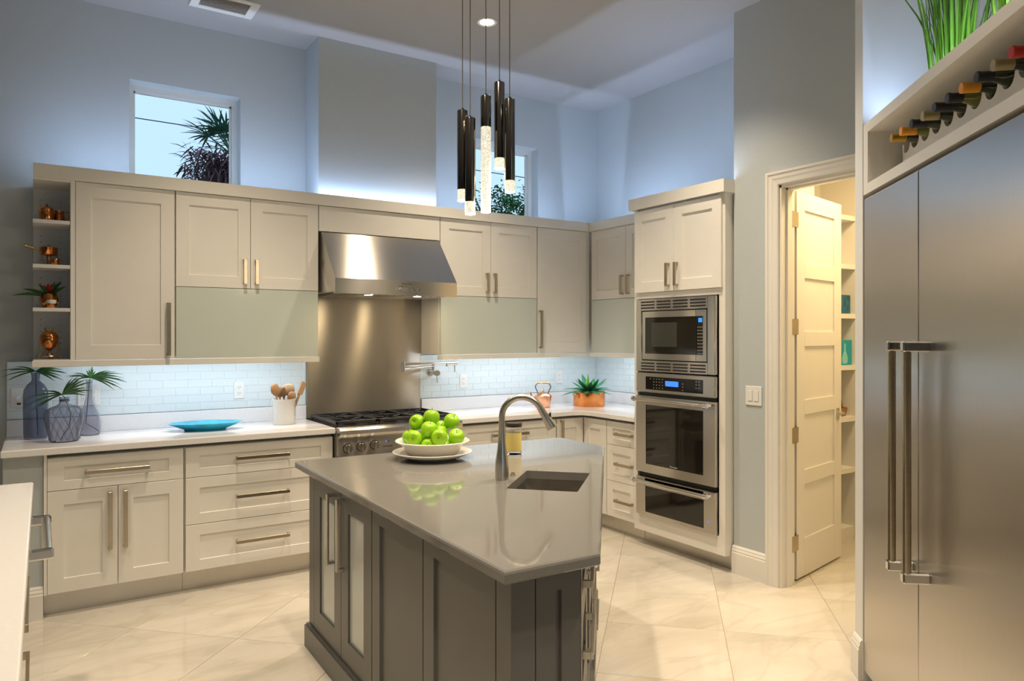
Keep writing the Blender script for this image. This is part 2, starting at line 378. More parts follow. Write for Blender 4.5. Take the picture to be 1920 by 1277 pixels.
struct('wall_left', MB().box(-4.6, -4.48, -2.98, YW, 0, ZC), 'wall', 'far side wall of the adjoining room')
struct('wall_far_right', MB().box(5.28, 5.4, -2.98, 1.18, 0, ZC), 'wall', 'side wall beyond the refrigerators')
# fridge alcove walls: local x = towards the camera along the wall, y = depth
wf = thing('wall_fridge', 'white wall end and alcove around the refrigerators', 'wall', (*FP, 0), FR, kind='structure')
MB().box(-.12, -.018, 0, .86, 0, ZC, .002).build('wall_end', 'shelfw', wf)
MB().box(-.018, 2.3, .66, .70, 0, ZC).build('alcove_back', 'wall', wf)
MB().box(1.53, 2.3, 0, .66, 0, ZC).build('wall_end', 'wall', wf)
def baseboard(mb, L, h=.178):
    """profiled skirting, x 0..L, face towards -y"""
    mb.extr_x([(0, 0), (-.018, 0), (-.018, h*.74), (-.014, h*.78), (-.016, h*.82), (-.010, h*.90), (-.011, h*.93), (-.004, h), (0, h)], 0, L); return mb
b = MB(); b.T = TR(XP, 3.15, 0, RX); tag(baseboard(b, .26).build('baseboard_pantry', 'trimw'), 'white moulded baseboard between oven tower and pantry door', 'baseboard', kind='structure')
b = MB(); b.T = TR(*FP, 0, FR) @ Matrix.Translation((-.12, 0, 0)); tag(baseboard(b, .10).build('baseboard_fridge', 'trimw'), 'white moulded baseboard on the wall end beside the refrigerator', 'baseboard', kind='structure')
# low end wall under the left counter
struct('wall_stub', MB().box(-.15, .028, 4.655, YW, 0, .883), 'wall', 'low pale blue end wall under the left counter')
b = MB(); b.T = TR(-.15, 4.655, 0); tag(baseboard(b, .178).build('baseboard_stub', 'trimw'), 'white moulded baseboard on the low end wall', 'baseboard', kind='structure')

# windows in the back wall
def window(n, W, label):
    t = thing('window_%d' % n, label, 'window', (W[0], YW+.10, W[2]), kind='structure'); ww, hh = W[1]-W[0], W[3]-W[2]; f = .035
    fr = MB().box(0, f, 0, .06, 0, hh).box(ww-f, ww, 0, .06, 0, hh).box(f, ww-f, 0, .06, hh-f, hh).box(f, ww-f, 0, .06, 0, f)
    for a in ((0, .012), ): fr.box(f, ww-f, .03, .045, hh-f-.012, hh-f).box(ww-f-.012, ww-f, .03, .045, f, hh-f).box(f, f+.012, .03, .045, f, hh-f)
    fr.build('window_frame', 'vinyl', t)
    MB().box(f, ww-f, .036, .040, f, hh-f).build('pane', 'pane', t)
window(1, W1, 'left square clerestory window showing sky and palm'); window(2, W2, 'right square clerestory window showing sky and leafy tree')

# pantry doorway casing and jamb
def casing(mb, L, T):
    mb.T = T; mb.extr_x([(0, 0), (-.016, 0), (-.020, .012), (-.020, .030), (-.026, .036), (-.024, .052), (-.030, .060), (-.030, .080), (0, .080)], 0, L)
c = MB()
for (poly_T, L) in ((None, 0),): pass
prof = [(0, 0), (.012, 0), (.016, .006), (.018, .030), (.022, .042), (.023, .060), (.029, .068), (.029, .082), (0, .082)]     # (out from wall, across)
def casing_v(yin, sgn, z1):
    n = len(prof); vs = []; 
    for zz, k in ((0, 0), (z1, 1)):
        for (o_, a) in prof: vs.append((XP-o_, yin+sgn*a, zz if not k else z1+a))
    c.add(vs, [tuple(range(n)), tuple(range(n, 2*n))]+[(i, (i+1) % n, n+(i+1) % n, n+i) for i in range(n)])
casing_v(DO[0]-.004, 1, DO[2]-.004); casing_v(DO[1]+.004, -1, DO[2]-.004)
n = len(prof); vs = []
for yy, sg in ((DO[0]-.004, 1), (DO[1]+.004, -1)):
    for (o_, a) in prof: vs.append((XP-o_, yy+sg*a, DO[2]-.004+a))
c.add(vs, [tuple(range(n)), tuple(range(n, 2*n))]+[(i, (i+1) % n, n+(i+1) % n, n+i) for i in range(n)])
c.box(XP-.001, XP+.125, DO[0]-.018, DO[0], 0, DO[2]).box(XP-.001, XP+.125, DO[1], DO[1]+.018, 0, DO[2]).box(XP-.001, XP+.125, DO[1], DO[0], DO[2]-.018, DO[2])
c.box(XP+.045, XP+.085, DO[0]-.030, DO[0]-.018, 0, DO[2]-.018).box(XP+.045, XP+.085, DO[1], DO[0]-.018, DO[2]-.030, DO[2]-.018)
tag(c.build('trim_1', 'trimw'), 'white moulded casing around the pantry doorway', 'trim', kind='structure')
# pantry door, swung into the pantry
dr = thing('door_1', 'white five panel pantry door standing open', 'door', (3.94, 2.812, .012), math.atan2(.139, .681), kind='structure')
DW, DH, DT = .70, 2.41, .040
rails = [0, .235, .235+.325, 0, 0]; st = .115
zs = [(.235, .575), (.665, 1.015), (1.105, 1.445), (1.535, 1.875), (1.965, 2.30)]
leaf = MB(); leaf.box(0, st, 0, DT, 0, DH, .002); leaf.box(DW-st, DW, 0, DT, 0, DH, .002)
prev = 0
for (a, b_) in zs+[(DH, DH)]:
    leaf.box(st, DW-st, 0, DT, prev, a); prev = b_
leaf.build('door_leaf', 'trimw', dr)
for (a, b_) in zs: MB().box(st-.002, DW-st+.002, .012, DT-.012, a-.002, b_+.002).build('panel', 'trimw', dr)
hx = MB().box(DW-.085, DW-.045, -.006, 0, .94, 1.02, .001).tube([(DW-.065, -.004, .985), (DW-.065, -.045, .985)], .009, 10).tube([(DW-.065, -.045, .985), (DW-.17, -.048, .985)], .008, 10)
hx.build('door_handle', 'nickel2', dr)
for z in (.235, .90, 1.565, 2.225):
    h_ = MB().box(-.004, -.0005, .003, .039, z-.048, z+.048, .0005).build('hinge', 'nickel', dr)
    Ti = TR(3.94, 2.812, .012, math.atan2(.139, .681)).inverted()
    pl = MB(); pl.T = Ti; pl.box(3.838, 3.880, 2.783, 2.787, z-.036, z+.060, .0005).build('hinge_plate', 'nickel', h_)
    pl = MB(); pl.T = Ti; pl.cyl((3.908, 2.797, z-.038), (3.908, 2.797, z+.062), .0085, n=10).box(3.880, 3.905, 2.786, 2.790, z-.036, z+.060).box(3.908, 3.938, 2.798, 2.802, z-.036, z+.060).build('hinge_knuckle', 'nickel', h_)

# ------------------------------------------------------------------ backsplash tiles (parts of the walls)
def subway(parent, x0, x1, z0, z1, T, ph=0.):
    tw, th, g = .1525, .0515, .0022; r = 0; z = z0
    cache = {}
    MBg = MB(); MBg.T = T; MBg.box(x0, x1, -.0078, 0, z0, z1).build('grout_bed', 'grout', parent)
    while z < z1-.004:
        h = min(th, z1-z)-g; x = x0-(tw/2 if r % 2 else 0)-ph
        while x < x1-.003:
            a, b_ = max(x, x0), min(x+tw, x1)
            if b_-a > .006:
                key = (round(b_-a, 4), round(h, 4))
                if key not in cache:
                    q = MB().box(g/2, b_-a-g/2, -.010, -.003, 0, h, .0012).build('tile', 'tileg'); cache[key] = q.data; bpy.data.objects.remove(q)
                o = bpy.data.objects.new('tile', cache[key]); COL.objects.link(o); o.parent = parent
                o.matrix_local = T @ Matrix.Translation((a, 0, z+g/2))
            x += tw
        z += th; r += 1
subway(wall_back, -.15, 1.632, ZT+.101, 1.368, TR(0, YW, 0)); subway(wall_back, 2.548, XR-.002, ZT+.101, 1.368, TR(0, YW, 0), .05)
subway(wall_right, 0, 1.238, ZT+.101, 1.368, TR(XR, YW-.012, 0, RX))

# ------------------------------------------------------------------ base cabinets
def base_unit(label, loc, rz, w, depth=.585, filler=(0, 0)):
    t = thing('base_cabinet', label, 'cabinet', loc, rz)
    MB().box(0, w, .024, depth, .127, .862).build('body', 'cab', t)
    MB().box(0, w, .05, depth, .862, .883).build('finger_channel', 'chan', t)
    MB().box(0, w, .075, depth-.02, 0, .127).build('toe_kick', 'kick', t)
    return t
zt, g1, g2, zb = .862, .682, .403, .127
t = base_unit('white base cabinet with one wide drawer over two doors', (.030, YD, 0), 0, .696)
MB().box(0, .015, 0, .024, zb, .883).build('filler_strip', 'cab', t)
front(t, 'drawer', .015, .692, g1, zt, (.350, .773, .320, False), fx=.077, fz=.05)
front(t, 'door', .015, .352, zb, g1, (.312, .493, .32, True)); front(t, 'door', .352, .692, zb, g1, (.388, .493, .32, True))
t = base_unit('white base cabinet with three wide drawers left of the range', (.728, YD, 0), 0, .900)
for (a, b_, hz) in ((g1, zt, .777), (g2, g1, .545), (zb, g2, .268)): front(t, 'drawer', .004, .897, a, b_, (.448, hz, .322, False), fx=.077, fz=.05 if a == g1 else .062)
t = base_unit('white base cabinet with three drawers right of the range', (2.558, YD, 0), 0, .890)
for (a, b_, hz) in ((g1, zt, .777), (g2, g1, .545), (zb, g2, .268)): front(t, 'drawer', .004, .886, a, b_, (.448, hz, .322, False), fx=.077, fz=.05 if a == g1 else .062)
# corner cabinet: an L of two narrow doors
t = thing('corner_base_cabinet', 'white inner corner base cabinet with two narrow doors', 'cabinet', (3.449, YD, 0))
MB().prism([(0, .024), (XD+.024-3.449, .024), (XD+.024-3.449, -.285), (XR-3.449-.02, -.285), (XR-3.449-.02, .585), (0, .585)], .127, .862).build('body', 'cab', t)
MB().prism([(0, .05), (XD+.05-3.449, .05), (XD+.05-3.449, -.285), (XR-3.449-.02, -.285), (XR-3.449-.02, .585), (0, .585)], .862, .883).build('finger_channel', 'chan', t)
MB().prism([(0, .075), (XD+.075-3.449, .075), (XD+.075-3.449, -.285), (XR-3.449-.04, -.285), (XR-3.449-.04, .565), (0, .565)], 0, .127).build('toe_kick', 'kick', t)
front(t, 'door', .003, XD-3.449, zb, zt, (.045, .70, .30, True), fx=.07)
front(t, 'door', .006, .283, zb, zt, None, fx=.07, T=TR(XD-3.449, 0, 0, RX))
t = base_unit('white base cabinet with three short drawers beside the ovens', (XD, 4.354, 0), RX, .347)
for (a, b_, hz) in ((g1, zt, .772), (g2, g1, .543), (zb, g2, .262)): front(t, 'drawer', .002, .345, a, b_, (.212, hz, .190, False), fx=.07, fz=.05 if a == g1 else .062)

# counters with upstands
t = thing('countertop', 'white quartz countertop with upstand left of the range', 'countertop', (0, 0, 0))
slab([(-.158, 4.61), (1.631, 4.61), (1.631, YW-.001), (-.158, YW-.001)], .884, ZT).build('slab', 'quartz', t)
tag(MB().box(-.150, 1.631, YW-.031, YW-.011, ZT+.0003, ZT+.10, .002).build('quartz_upstand', 'quartz'), 'white quartz upstand along the left counter', 'upstand')
t = thing('countertop', 'white quartz corner countertop with upstand right of the range', 'countertop', (0, 0, 0))
slab([(2.553, 4.61), (3.60, 4.61), (3.66, 4.585), (3.69, 4.52), (3.69, 4.008), (XR-.001, 4.008), (XR-.001, YW-.001), (2.553, YW-.001)], .884, ZT).build('slab', 'quartz', t)
tag(MB().box(2.553, XR-.012, YW-.031, YW-.011, ZT+.0003, ZT+.10, .002).build('quartz_upstand', 'quartz'), 'white quartz upstand behind kettle and copper pan', 'upstand')
tag(MB().box(XR-.031, XR-.011, 4.012, YW-.032, ZT+.0003, ZT+.10, .002).build('quartz_upstand', 'quartz'), 'short white quartz upstand beside the oven tower', 'upstand')

# ------------------------------------------------------------------ wall cabinets
UB, UT = 1.380, 2.418; GS = 1.828       # bottom, top, split above the glass flap
def upper_unit(label, loc, rz, w, depth=.335):
    t = thing('wall_cabinet', label, 'cabinet', loc, rz)
    MB().box(0, w, .024, depth, UB, UT).build('body', 'cab', t); return t
t = upper_unit('tall single door wall cabinet beside the open shelves', (.166, YU, 0), 0, .550)
MB().box(0, .020, 0, .024, UB, UT).build('stile', 'cab', t)
front(t, 'door', .020, .549, UB, UT, (.512, 1.563, .325, True), fx=.078, fz=.085)
def flap(t, x0, x1):
    d = MB().box(x0+.003, x1-.003, 0, .020, UB+.002, GS-.002, .001).build('glass_flap', 'fglass', t); return d
t = upper_unit('wall cabinet with two doors over green glass flap left of the hood', (.718, YU, 0), 0, .902)
front(t, 'door', .001, .449, GS, UT, (.411, 1.938, .160, True)); front(t, 'door', .449, .900, GS, UT, (.485, 1.938, .160, True)); flap(t, 0, .900)
t = upper_unit('wall cabinet with two doors over green glass flap right of the hood', (2.553, YU, 0), 0, .898)
front(t, 'door', .002, .451, GS, UT, (.412, 1.938, .156, True)); front(t, 'door', .451, .897, GS, UT, (.482, 1.938, .156, True)); flap(t, .004, .897)
t = upper_unit('tall single door wall cabinet in the corner', (3.453, YU, 0), 0, .905)
front(t, 'door', .002, .520, UB, UT, (.026, 1.576, .312, True), fx=.078, fz=.085)
MB().box(.522, .548, .004, .024, UB, UT).build('corner_post', 'cab', t)
t = upper_unit('wall cabinet with glass flap between corner and oven tower', (XU, 4.885, 0), RX, .877)
front(t, 'door', .004, .440, GS, UT, (.406, 1.938, .158, True)); front(t, 'door', .440, .875, GS, UT, (.478, 1.938, .158, True)); flap(t, .004, .875)
# open display shelves at the left end
t = thing('open_shelf_unit', 'white open shelf niche at the left end of wall cabinets', 'shelf unit', (-.018, YU-.006, 0))
MB().box(0, .183, .322, .338, UB, UT).build('back_panel', 'shelfw', t); MB().box(0, .183, .0, .338, 1.366, 1.386).build('bottom_board', 'cab', t); MB().box(0, .183, 0, .338, 2.405, UT).build('top_board', 'cab', t)
MB().box(.180, .184, .002, .322, 1.386, 2.405).build('side_panel', 'shelfw', t)
for z in (2.182, 1.928, 1.681): MB().box(-.002, .178, 0, .32, z-.020, z, .001).build('shelf', 'shelfw', t)
pg = MB()
for xx in (.038, .14):
    for k in range(26):
        z = 1.44+k*.036
        if min(abs(z-q+.01) for q in (2.182, 1.928, 1.681)) > .02: pg.cyl((xx, .3215, z), (xx, .3225, z), .0028, n=6)
tag(pg.build('peg_holes', 'slot', t), kind='stuff')
# panel over the hood, cornices, light rails
tag(MB().box(1.622, 2.551, YU, 5.24, 2.243, UT-.002, .001).build('hood_panel', 'cab'), 'plain white filler panel above the range hood', 'panel')
tag(MB().box(-.018, XU-.021, YU-.020, YU+.001, UT+.001, 2.495, .001).box(-.018, XU+.05, YU+.001, YU+.05, UT+.001, UT+.006).build('cornice', 'cab'), 'long flat white cornice along the back wall cabinets', 'cornice')
tag(MB().box(XU-.020, XU+.001, 4.005, YU, UT+.001, 2.495, .001).box(XU+.001, XU+.05, 4.005, YU, UT+.001, UT+.006).build('cornice', 'cab'), 'short flat white cornice between corner and oven tower', 'cornice')
lr = MB().box(-.024, 1.622, YU-.008, YU+.016, 1.343, 1.3795, .002); tag(lr.build('light_rail', 'cab'), 'white light rail under wall cabinets left of the hood', 'trim')
lr = MB().box(2.540, XU-.009, YU-.008, YU+.016, 1.343, 1.379, .002); tag(lr.build('light_rail', 'cab'), 'white light rail under back wall cabinets right of the hood', 'trim')
lr = MB().box(XU-.008, XU+.016, 4.008, YU+.016, 1.343, 1.379, .002); tag(lr.build('light_rail', 'cab'), 'white light rail under wall cabinet beside the oven tower', 'trim')

# ------------------------------------------------------------------ oven tower and ovens
OW = .845
t = thing('oven_tower', 'tall white cabinet tower housing the built in ovens', 'cabinet', (3.69, 4.003, 0), RX)
MB().box(0, .010, .02, .655, .108, 2.44).build('side_panel', 'cab', t); MB().box(OW-.045, OW, .02, .655, .108, 2.44).build('side_panel', 'cab', t); MB().box(.010, OW-.045, .635, .655, .108, 2.44).build('back_panel', 'cab', t)
for z in (.21, 1.79, 2.42): MB().box(.010, OW-.045, .02, .635, z, z+.018).build('deck', 'cab', t)
MB().box(0, .035, 0, .02, .108, 2.44).build('stile', 'cab', t); MB().box(.795, OW, 0, .02, .108, 2.44).build('stile', 'cab', t)
MB().box(.035, .795, 0, .02, 1.79, 1.832).build('rail', 'cab', t); MB().box(.035, .795, 0, .02, .108, .228).build('rail', 'cab', t)
MB().box(0, OW-.01, .105, .64, 0, .108).build('toe_kick', 'kick', t)
front(t, 'door', .020, .412, 1.832, 2.428, (.366, 1.946, .162, True), y=-.020); front(t, 'door', .412, .829, 1.832, 2.428, (.446, 1.946, .162, True), y=-.020)
cn = MB().prism([(-.022, -.040), (OW+.022, -.040), (OW+.022, .60), (OW+.002, .60), (OW+.002, -.020), (-.002, -.020), (-.002, .31), (-.022, .31)], 2.441, 2.522); cn.box(-.002, OW+.002, -.0205, .03, 2.441, 2.446); cn.build('cornice', 'cab', t)
# microwave: local frame like the tower, y = 0 at the steel face
def appliance(name, label, cat): return thing(name, label, cat, (3.662, 3.955, 0), RX)
AW = .738
t = appliance('microwave_oven', 'stainless built in microwave with slotted trim frame', 'microwave')
xa, xb, za, zb2 = .055, .672, 1.345, 1.703
fr = MB().box(0, xa, 0, .025, 1.268, 1.783, .003).box(xb, AW, 0, .025, 1.268, 1.783, .003).box(xa, xb, 0, .025, 1.268, za).box(xa, xb, 0, .025, zb2, 1.783); fr.build('trim_frame', 'steel', t)
MB().box(.01, AW-.01, .026, .30, 1.272, 1.780).build('body', 'black', t)
for (zc, n_) in ((1.742, 0), (1.305, 1)):
    for k in range(4):
        v = MB(); xs = .052+k*.157
        for r in range(3): v.box(xs, xs+.135, -.0012, .001, zc-.026+r*.021, zc-.016+r*.021)
        v.build('vent_slots', 'black', t)
d = ring(xb-xa-.016, zb2-za-.016, .030, .042, .02, T=Matrix.Translation((xa+.008, .002, za+.008))).build('door', 'steel', t)
MB().box(xa+.038, .575, .004, .018, za+.050, zb2-.050).build('window', 'bglass', d)
MB().box(.155, .40, .0030, .0045, 1.445, 1.615).build('inner_window', mat('tinted_window', (.05, .052, .045), .12, spec=.6), d)
cp = MB().box(.575, .634, .0035, .018, za+.050, zb2-.050).build('control_panel', 'bglass', t)
MB().box(.594, .626, .002, .004, 1.612, 1.640).build('display', 'lcd2', cp)
bt = MB()
for r in range(9):
    for q in range(3): bt.box(.586+q*.017, .595+q*.017, .0028, .004, 1.402+r*.022, 1.4055+r*.022)
bt.build('buttons', 'mark', cp)
MB().box(.578, .630, .001, .004, za+.016, za+.042, .001).build('open_button', 'steel', t)
MB().box(.571, .573, .0015, .004, za+.010, zb2-.010).build('door_gap', 'black', t)
# wall oven
t = appliance('wall_oven', 'stainless wall oven with dark window and bar handle', 'oven')
MB().box(.01, AW-.01, .03, .55, .512, 1.262).build('body', 'black', t)
MB().box(0, AW, 0, .028, 1.118, 1.258, .005).build('control_fascia', 'steel', t)
cp = MB().box(.100, .636, -.0015, .002, 1.140, 1.231).build('control_panel', 'bglass', t)
MB().box(.296, .418, -.0025, 0, 1.172, 1.208).build('display', 'lcd', cp)
bt = MB()
for (r, xs) in ((0, (.18, .207, .235, .265, .455)), (1, (.18, .207, .235, .265, .455, .60, .575)), (2, (.18, .207, .235, .26, .455, .60, .575)), (3, (.145, .18, .207, .235, .265, .60, .575))):
    for x in xs: bt.box(x, x+.007, -.0022, 0, 1.152+r*.021, 1.156+r*.021)
bt.build('buttons', 'mark', cp)
d = ring(AW, .548, .100, .062, .03, T=Matrix.Translation((0, 0, .543))).build('door', 'steel', t)
MB().box(.098, .640, .003, .02, .600, 1.032).build('window', 'bglass', d)
text_mesh('Thermador', .016, 'mark', d, Matrix.Translation((.37, .002, .612)))
def barhandle(z, r=.0135):
    mb = MB().cyl((.045, -.062, z), (.70, -.062, z), r, n=16); return mb
h = barhandle(1.071).build('handle', 'steel', d, 40)
for (xa_, xb_) in ((.028, .046), (.699, .722)): MB().cyl((xa_, -.062, 1.071), (xb_, -.062, 1.071), .0175, n=16).box(xa_+.001, xb_-.001, -.060, 0, 1.061, 1.081, .002).build('handle_bracket', 'chrome', h, 40)
t = appliance('warming_drawer', 'stainless warming drawer with dark window below the oven', 'warming drawer')
MB().box(.01, AW-.01, .03, .5, .232, .508).build('body', 'black', t)
d = ring(AW, .272, .095, .026, .03, T=Matrix.Translation((0, 0, .234))).build('drawer_front', 'steel', t)
MB().box(.09, .64, 0, .03, .446, .500).build('top_band', 'steel', d)
MB().box(.093, .645, .003, .02, .258, .448).build('window', 'bglass', d)
MB().cyl((.682, -.001, .31), (.682, .002, .31), .006, n=12).build('badge', 'lcd', d)
h = barhandle(.487).build('handle', 'steel', d, 40)
for (xa_, xb_) in ((.028, .046), (.699, .722)): MB().cyl((xa_, -.062, .487), (xb_, -.062, .487), .0175, n=16).box(xa_+.001, xb_-.001, -.060, 0, .477, .497, .002).build('handle_bracket', 'chrome', h, 40)

# ------------------------------------------------------------------ range, backguard, hood, pot filler
t = thing('range', 'stainless gas range with knobs and black grates', 'range', (1.637, 4.575, 0))
RW = .908
MB().box(0, RW, .03, .64, .05, .905).build('body', 'steel', t)
MB().extr_x([(0, .735), (0, .852), (-.022, .862), (-.034, .880), (-.034, .905), (-.022, .920), (.05, .920), (.05, .735)], .002, RW-.002).build('front_panel', 'steel', t, 30)
MB().box(.004, RW-.004, .05, .64, .905, .919).build('cooktop', 'black', t)
MB().box(.01, RW-.01, .0, .03, .16, .72, .004).build('oven_door', 'steel', t)
MB().box(.16, RW-.16, -.002, .002, .28, .58).build('oven_window', 'bglass', t)
MB().cyl((.05, -.06, .675), (RW-.05, -.06, .675), .014, n=14).box(.06, .085, -.06, 0, .662, .688).box(RW-.085, RW-.06, -.06, 0, .662, .688).build('door_handle', 'steel', t, 40)
for x in (.03, RW-.09):
    for y in (.10, .52): MB().cyl((x+.03, y, 0), (x+.03, y, .05), .02, n=12).build('foot', 'black', t)
for k, (x, z) in enumerate(((.062, .787), (.155, .791), (.248, .796), (.52, .792), (.66, .792), (.753, .792), (.846, .792))):
    kb = MB().cyl((x, 0, z), (x, -.006, z), .036, .035, 24).build('knob_bezel', 'steel', t, 40)
    MB().cyl((x, -.006, z), (x, -.0075, z), .0325, .0325, 24).build('knob_ring', 'black', kb, 40)
    MB().cyl((x, -.0075, z), (x, -.034, z), .029, .026, 24).box(x-.007, x+.007, -.046, -.030, z-.026, z+.026, .002).build('knob', 'nickel2', kb, 40)
ls = MB().cyl((.335, .0, .812), (.335, -.002, .812), .005, n=10).build('indicator', 'lcd', t); MB().cyl((.352, 0, .811), (.352, -.002, .811), .005, n=10).build('indicator', 'ink', t)
text_mesh('Thermador', .017, 'ink', t, Matrix.Translation((.345, -.001, .775)))
for k in range(3):
    x0 = .012+k*.296; x1 = x0+.290; gr = MB(); zt_, h_ = .958, .020
    for x in (x0, x1-.014): gr.box(x, x+.014, .07, .60, zt_-h_, zt_, .002)
    for y in (.07, .328, .586): gr.box(x0, x1, y, y+.014, zt_-h_, zt_, .002)
    for yc in (.205, .465):
        for (dx, dy) in ((1, 1), (1, -1), (-1, 1), (-1, -1)):
            gr.tube([(x0+.145+dx*.035, yc+dy*.03, zt_-.008), (x0+.145+dx*.13, yc+dy*.115, zt_-.008)], .006, 6)
        gr.box(x0+.139, x0+.151, yc+.03, yc+.125, zt_-h_, zt_); gr.box(x0+.139, x0+.151, yc-.125, yc-.03, zt_-h_, zt_)
    for x in (x0+.004, x1-.012):
        for y in (.075, .590): gr.box(x, x+.008, y, y+.008, .918, zt_-.01)
    gr.build('grate', 'iron', t)
    for yc in (.205, .465): MB().lathe([(.048, .919), (.048, .930), (.036, .932), (.036, .942), (0, .943)], 20, x0+.145, yc, 0).build('burner', 'iron', t, 40)
tag(MB().box(1.640, 2.545, YW-.017, YW-.0005, .925, 1.835, .001).build('steel_backguard', 'steelv'), 'brushed steel splash panel behind the range', 'splash panel')
t = thing('range_hood', 'sloping stainless steel hood above the range', 'range hood', (1.637, 4.63, 1.803))
HW = .908
MB().extr_x([(0, 0), (0, .100), (.281, .434), (.585, .434), (.585, .012), (.03, .012), (.03, 0)], 0, HW).build('shell', 'steel', t)
MB().box(.03, HW-.03, .04, .56, .004, .014).build('filter', 'dark_nickel', t)
for x in (.27, .64):
    MB().lathe([(0, -.002), (.028, -.002), (.030, .003), (0, .003)], 20, x, .10, 0).build('hood_lamp', 'lamp', t)
    area('hood_light', (1.637+x, 4.73, 1.799), DOWN, .05, .05, 1.3, (1.0, .76, .44))
for k in range(14): MB().box(.06+k*.057, .10+k*.057, .06, .53, -.001, .004).build('baffle', 'steel', t)
for x in (.428, .468, .507, .560, .600): MB().cyl((x, 0, .040), (x, -.014, .040), .0105, .009, 16).build('knob', 'chrome', t, 40)
mk = MB()
for x in (.455, .467, .480, .505, .556): mk.box(x, x+.006, -.0006, 0, .058, .065)
mk.build('marks', 'ink', t)
text_mesh('Thermador', .018, 'ink', t, Matrix.Translation((.513, -.0004, .074)))
t = thing('pot_filler', 'wall mounted steel pot filler tap beside the range', 'tap', (2.635, YW-.011, 1.230))
MB().cyl((0, 0, 0), (0, -.012, 0), .030, n=20).cyl((0, -.012, 0), (0, -.10, 0), .017, n=16).cyl((0, -.10, 0), (0, -.13, 0), .023, n=18).build('wall_valve', 'nickel2', t, 40)
MB().cyl((.0, -.118, -.022), (.004, -.122, -.075), .0045, n=8).build('lever', 'nickel2', t)
MB().cyl((0, -.055, .0), (0, -.055, .068), .012, n=14).build('riser', 'nickel2', t, 40)
MB().cyl((0, -.055, .052), (-.300, -.15, .040), .0085, n=12).build('arm', 'nickel2', t, 40)
MB().cyl((-.300, -.15, .018), (-.300, -.15, .094), .013, n=14).build('elbow', 'nickel2', t, 40)
MB().cyl((-.300, -.15, .080), (.03, -.22, .080), .0085, n=12).cyl((.03, -.22, .080), (.115, -.238, .080), .015, n=14).cyl((.035, -.221, .08), (.035, -.221, .055), .008, n=10).build('spout_arm', 'nickel2', t, 40)
MB().cyl((.095, -.234, .072), (.097, -.235, .012), .0045, n=8).build('spout_lever', 'nickel2', t)

# ------------------------------------------------------------------ island
IA = R_(-1.3)
P_ = {'A': (1.065, 3.59), 'B': (1.02, 1.600), 'C': (1.338, 1.592), 'D': (2.656, 3.125), 'E': (2.668, 3.555)}
poly = [P_[k] for k in 'BCDEA']
SK = [(1.589, 2.448), (1.816, 2.264), (2.072, 2.569), (1.852, 2.759)]
SKc = (sum(p[0] for p in SK)/4, sum(p[1] for p in SK)/4)
SA = math.atan2(2.605-2.356, 1.962-1.7025)     # long axis of the sink
def sk(a, b): return (SKc[0]+a*math.cos(SA)-b*math.sin(SA), SKc[1]+a*math.sin(SA)+b*math.cos(SA))
sh = [sk(a, b) for a, b in ((-.195, -.145), (.195, -.145), (.202, -.138), (.202, .138), (.195, .145), (-.195, .145), (-.202, .138), (-.202, -.138))]
ZI = .905
t = thing('island_countertop', 'polished taupe quartz countertop on the island', 'countertop')
slab(poly, ZI-.036, ZI, .009, hole=sh).build('slab', 'itop', t)
def inset_poly(d):
    out = []; n = len(poly)
    for i in range(n):
        p0, p1, p2 = Vector(poly[i-1]), Vector(poly[i]), Vector(poly[(i+1) % n]); e1 = (p1-p0).normalized(); e2 = (p2-p1).normalized()
        b = Vector((-e1.y, e1.x))+Vector((-e2.y, e2.x)); out.append(tuple(p1+b/(b.length**2)*2*d))
    return out
t = thing('kitchen_island', 'dark taupe kitchen island cabinet with glass doors and panels', 'island')
bi = inset_poly(.077); sinkcut = [sk(a, b) for a, b in ((-.23, -.17), (.23, -.17), (.23, .17), (-.23, .17))]
bb = MB(); k = len(bi)
bb.prism(bi, .02, .60); bb.add([(*p, z) for z in (.60, ZI-.037) for p in bi], [(i, (i+1) % k, k+(i+1) % k, k+i) for i in range(k)]); bb.build('carcass', 'isl', t)
MB().prism(inset_poly(.036), 0, .105).build('plinth', 'isl', t); MB().prism(inset_poly(.043), .105, .115).build('plinth_cap', 'isl', t)
# left face frame: x runs from back to front, y = depth
io = inset_poly(.055); Bi, Ci, Di, Ei, Ai = io
def face_T(p, q): return TR(p[0], p[1], 0, math.atan2(q[1]-p[1], q[0]-p[0]))
def face_L(p, q): return math.hypot(q[0]-p[0], q[1]-p[1])
TL = face_T(Ai, Bi); LL = face_L(Ai, Bi); zi0, zi1 = .118, ZI-.040
mb = MB(); mb.T = TL; mb.box(0, .078, 0, .022, zi0, zi1, .001).build('stile', 'isl', t)
for (a, b_, hx_) in ((.081, .474, .374), (.476, .842, .452)):
    d = ring(b_-a-.003, zi1-zi0, .088, .10, .022, T=TL @ Matrix.Translation((a, 0, zi0))).build('glass_door', 'isl', t)
    mb = MB(); mb.T = TL; mb.box(a+.086, b_-.089, .010, .016, zi0+.098, zi1-.098).build('pane', 'wglass', d)
    pull(hx_+.002 if hx_ < .4 else hx_+.055, .662, .31, True, T=TL).build('handle', 'nickel2', d)
for (a, b_) in ((.845, 1.316), (1.319, LL-.082)): shaker(b_-a-.003, zi1-zi0, .078, .07, .022, .010, T=TL @ Matrix.Translation((a, 0, zi0))).build('panel', 'isl', t)
mb = MB(); mb.T = TL; mb.box(LL-.080, LL, 0, .022, zi0, zi1, .001).build('corner_post', 'isl', t)
TF = face_T(Bi, Ci); LF = face_L(Bi, Ci)
mb = MB(); mb.T = TF; mb.box(.0, .078, 0, .022, zi0, zi1, .001).build('corner_post', 'isl', t)
shaker(LF-.084, zi1-zi0, .066, .062, .022, .010, T=TF @ Matrix.Translation((.081, 0, zi0))).build('panel', 'isl', t)
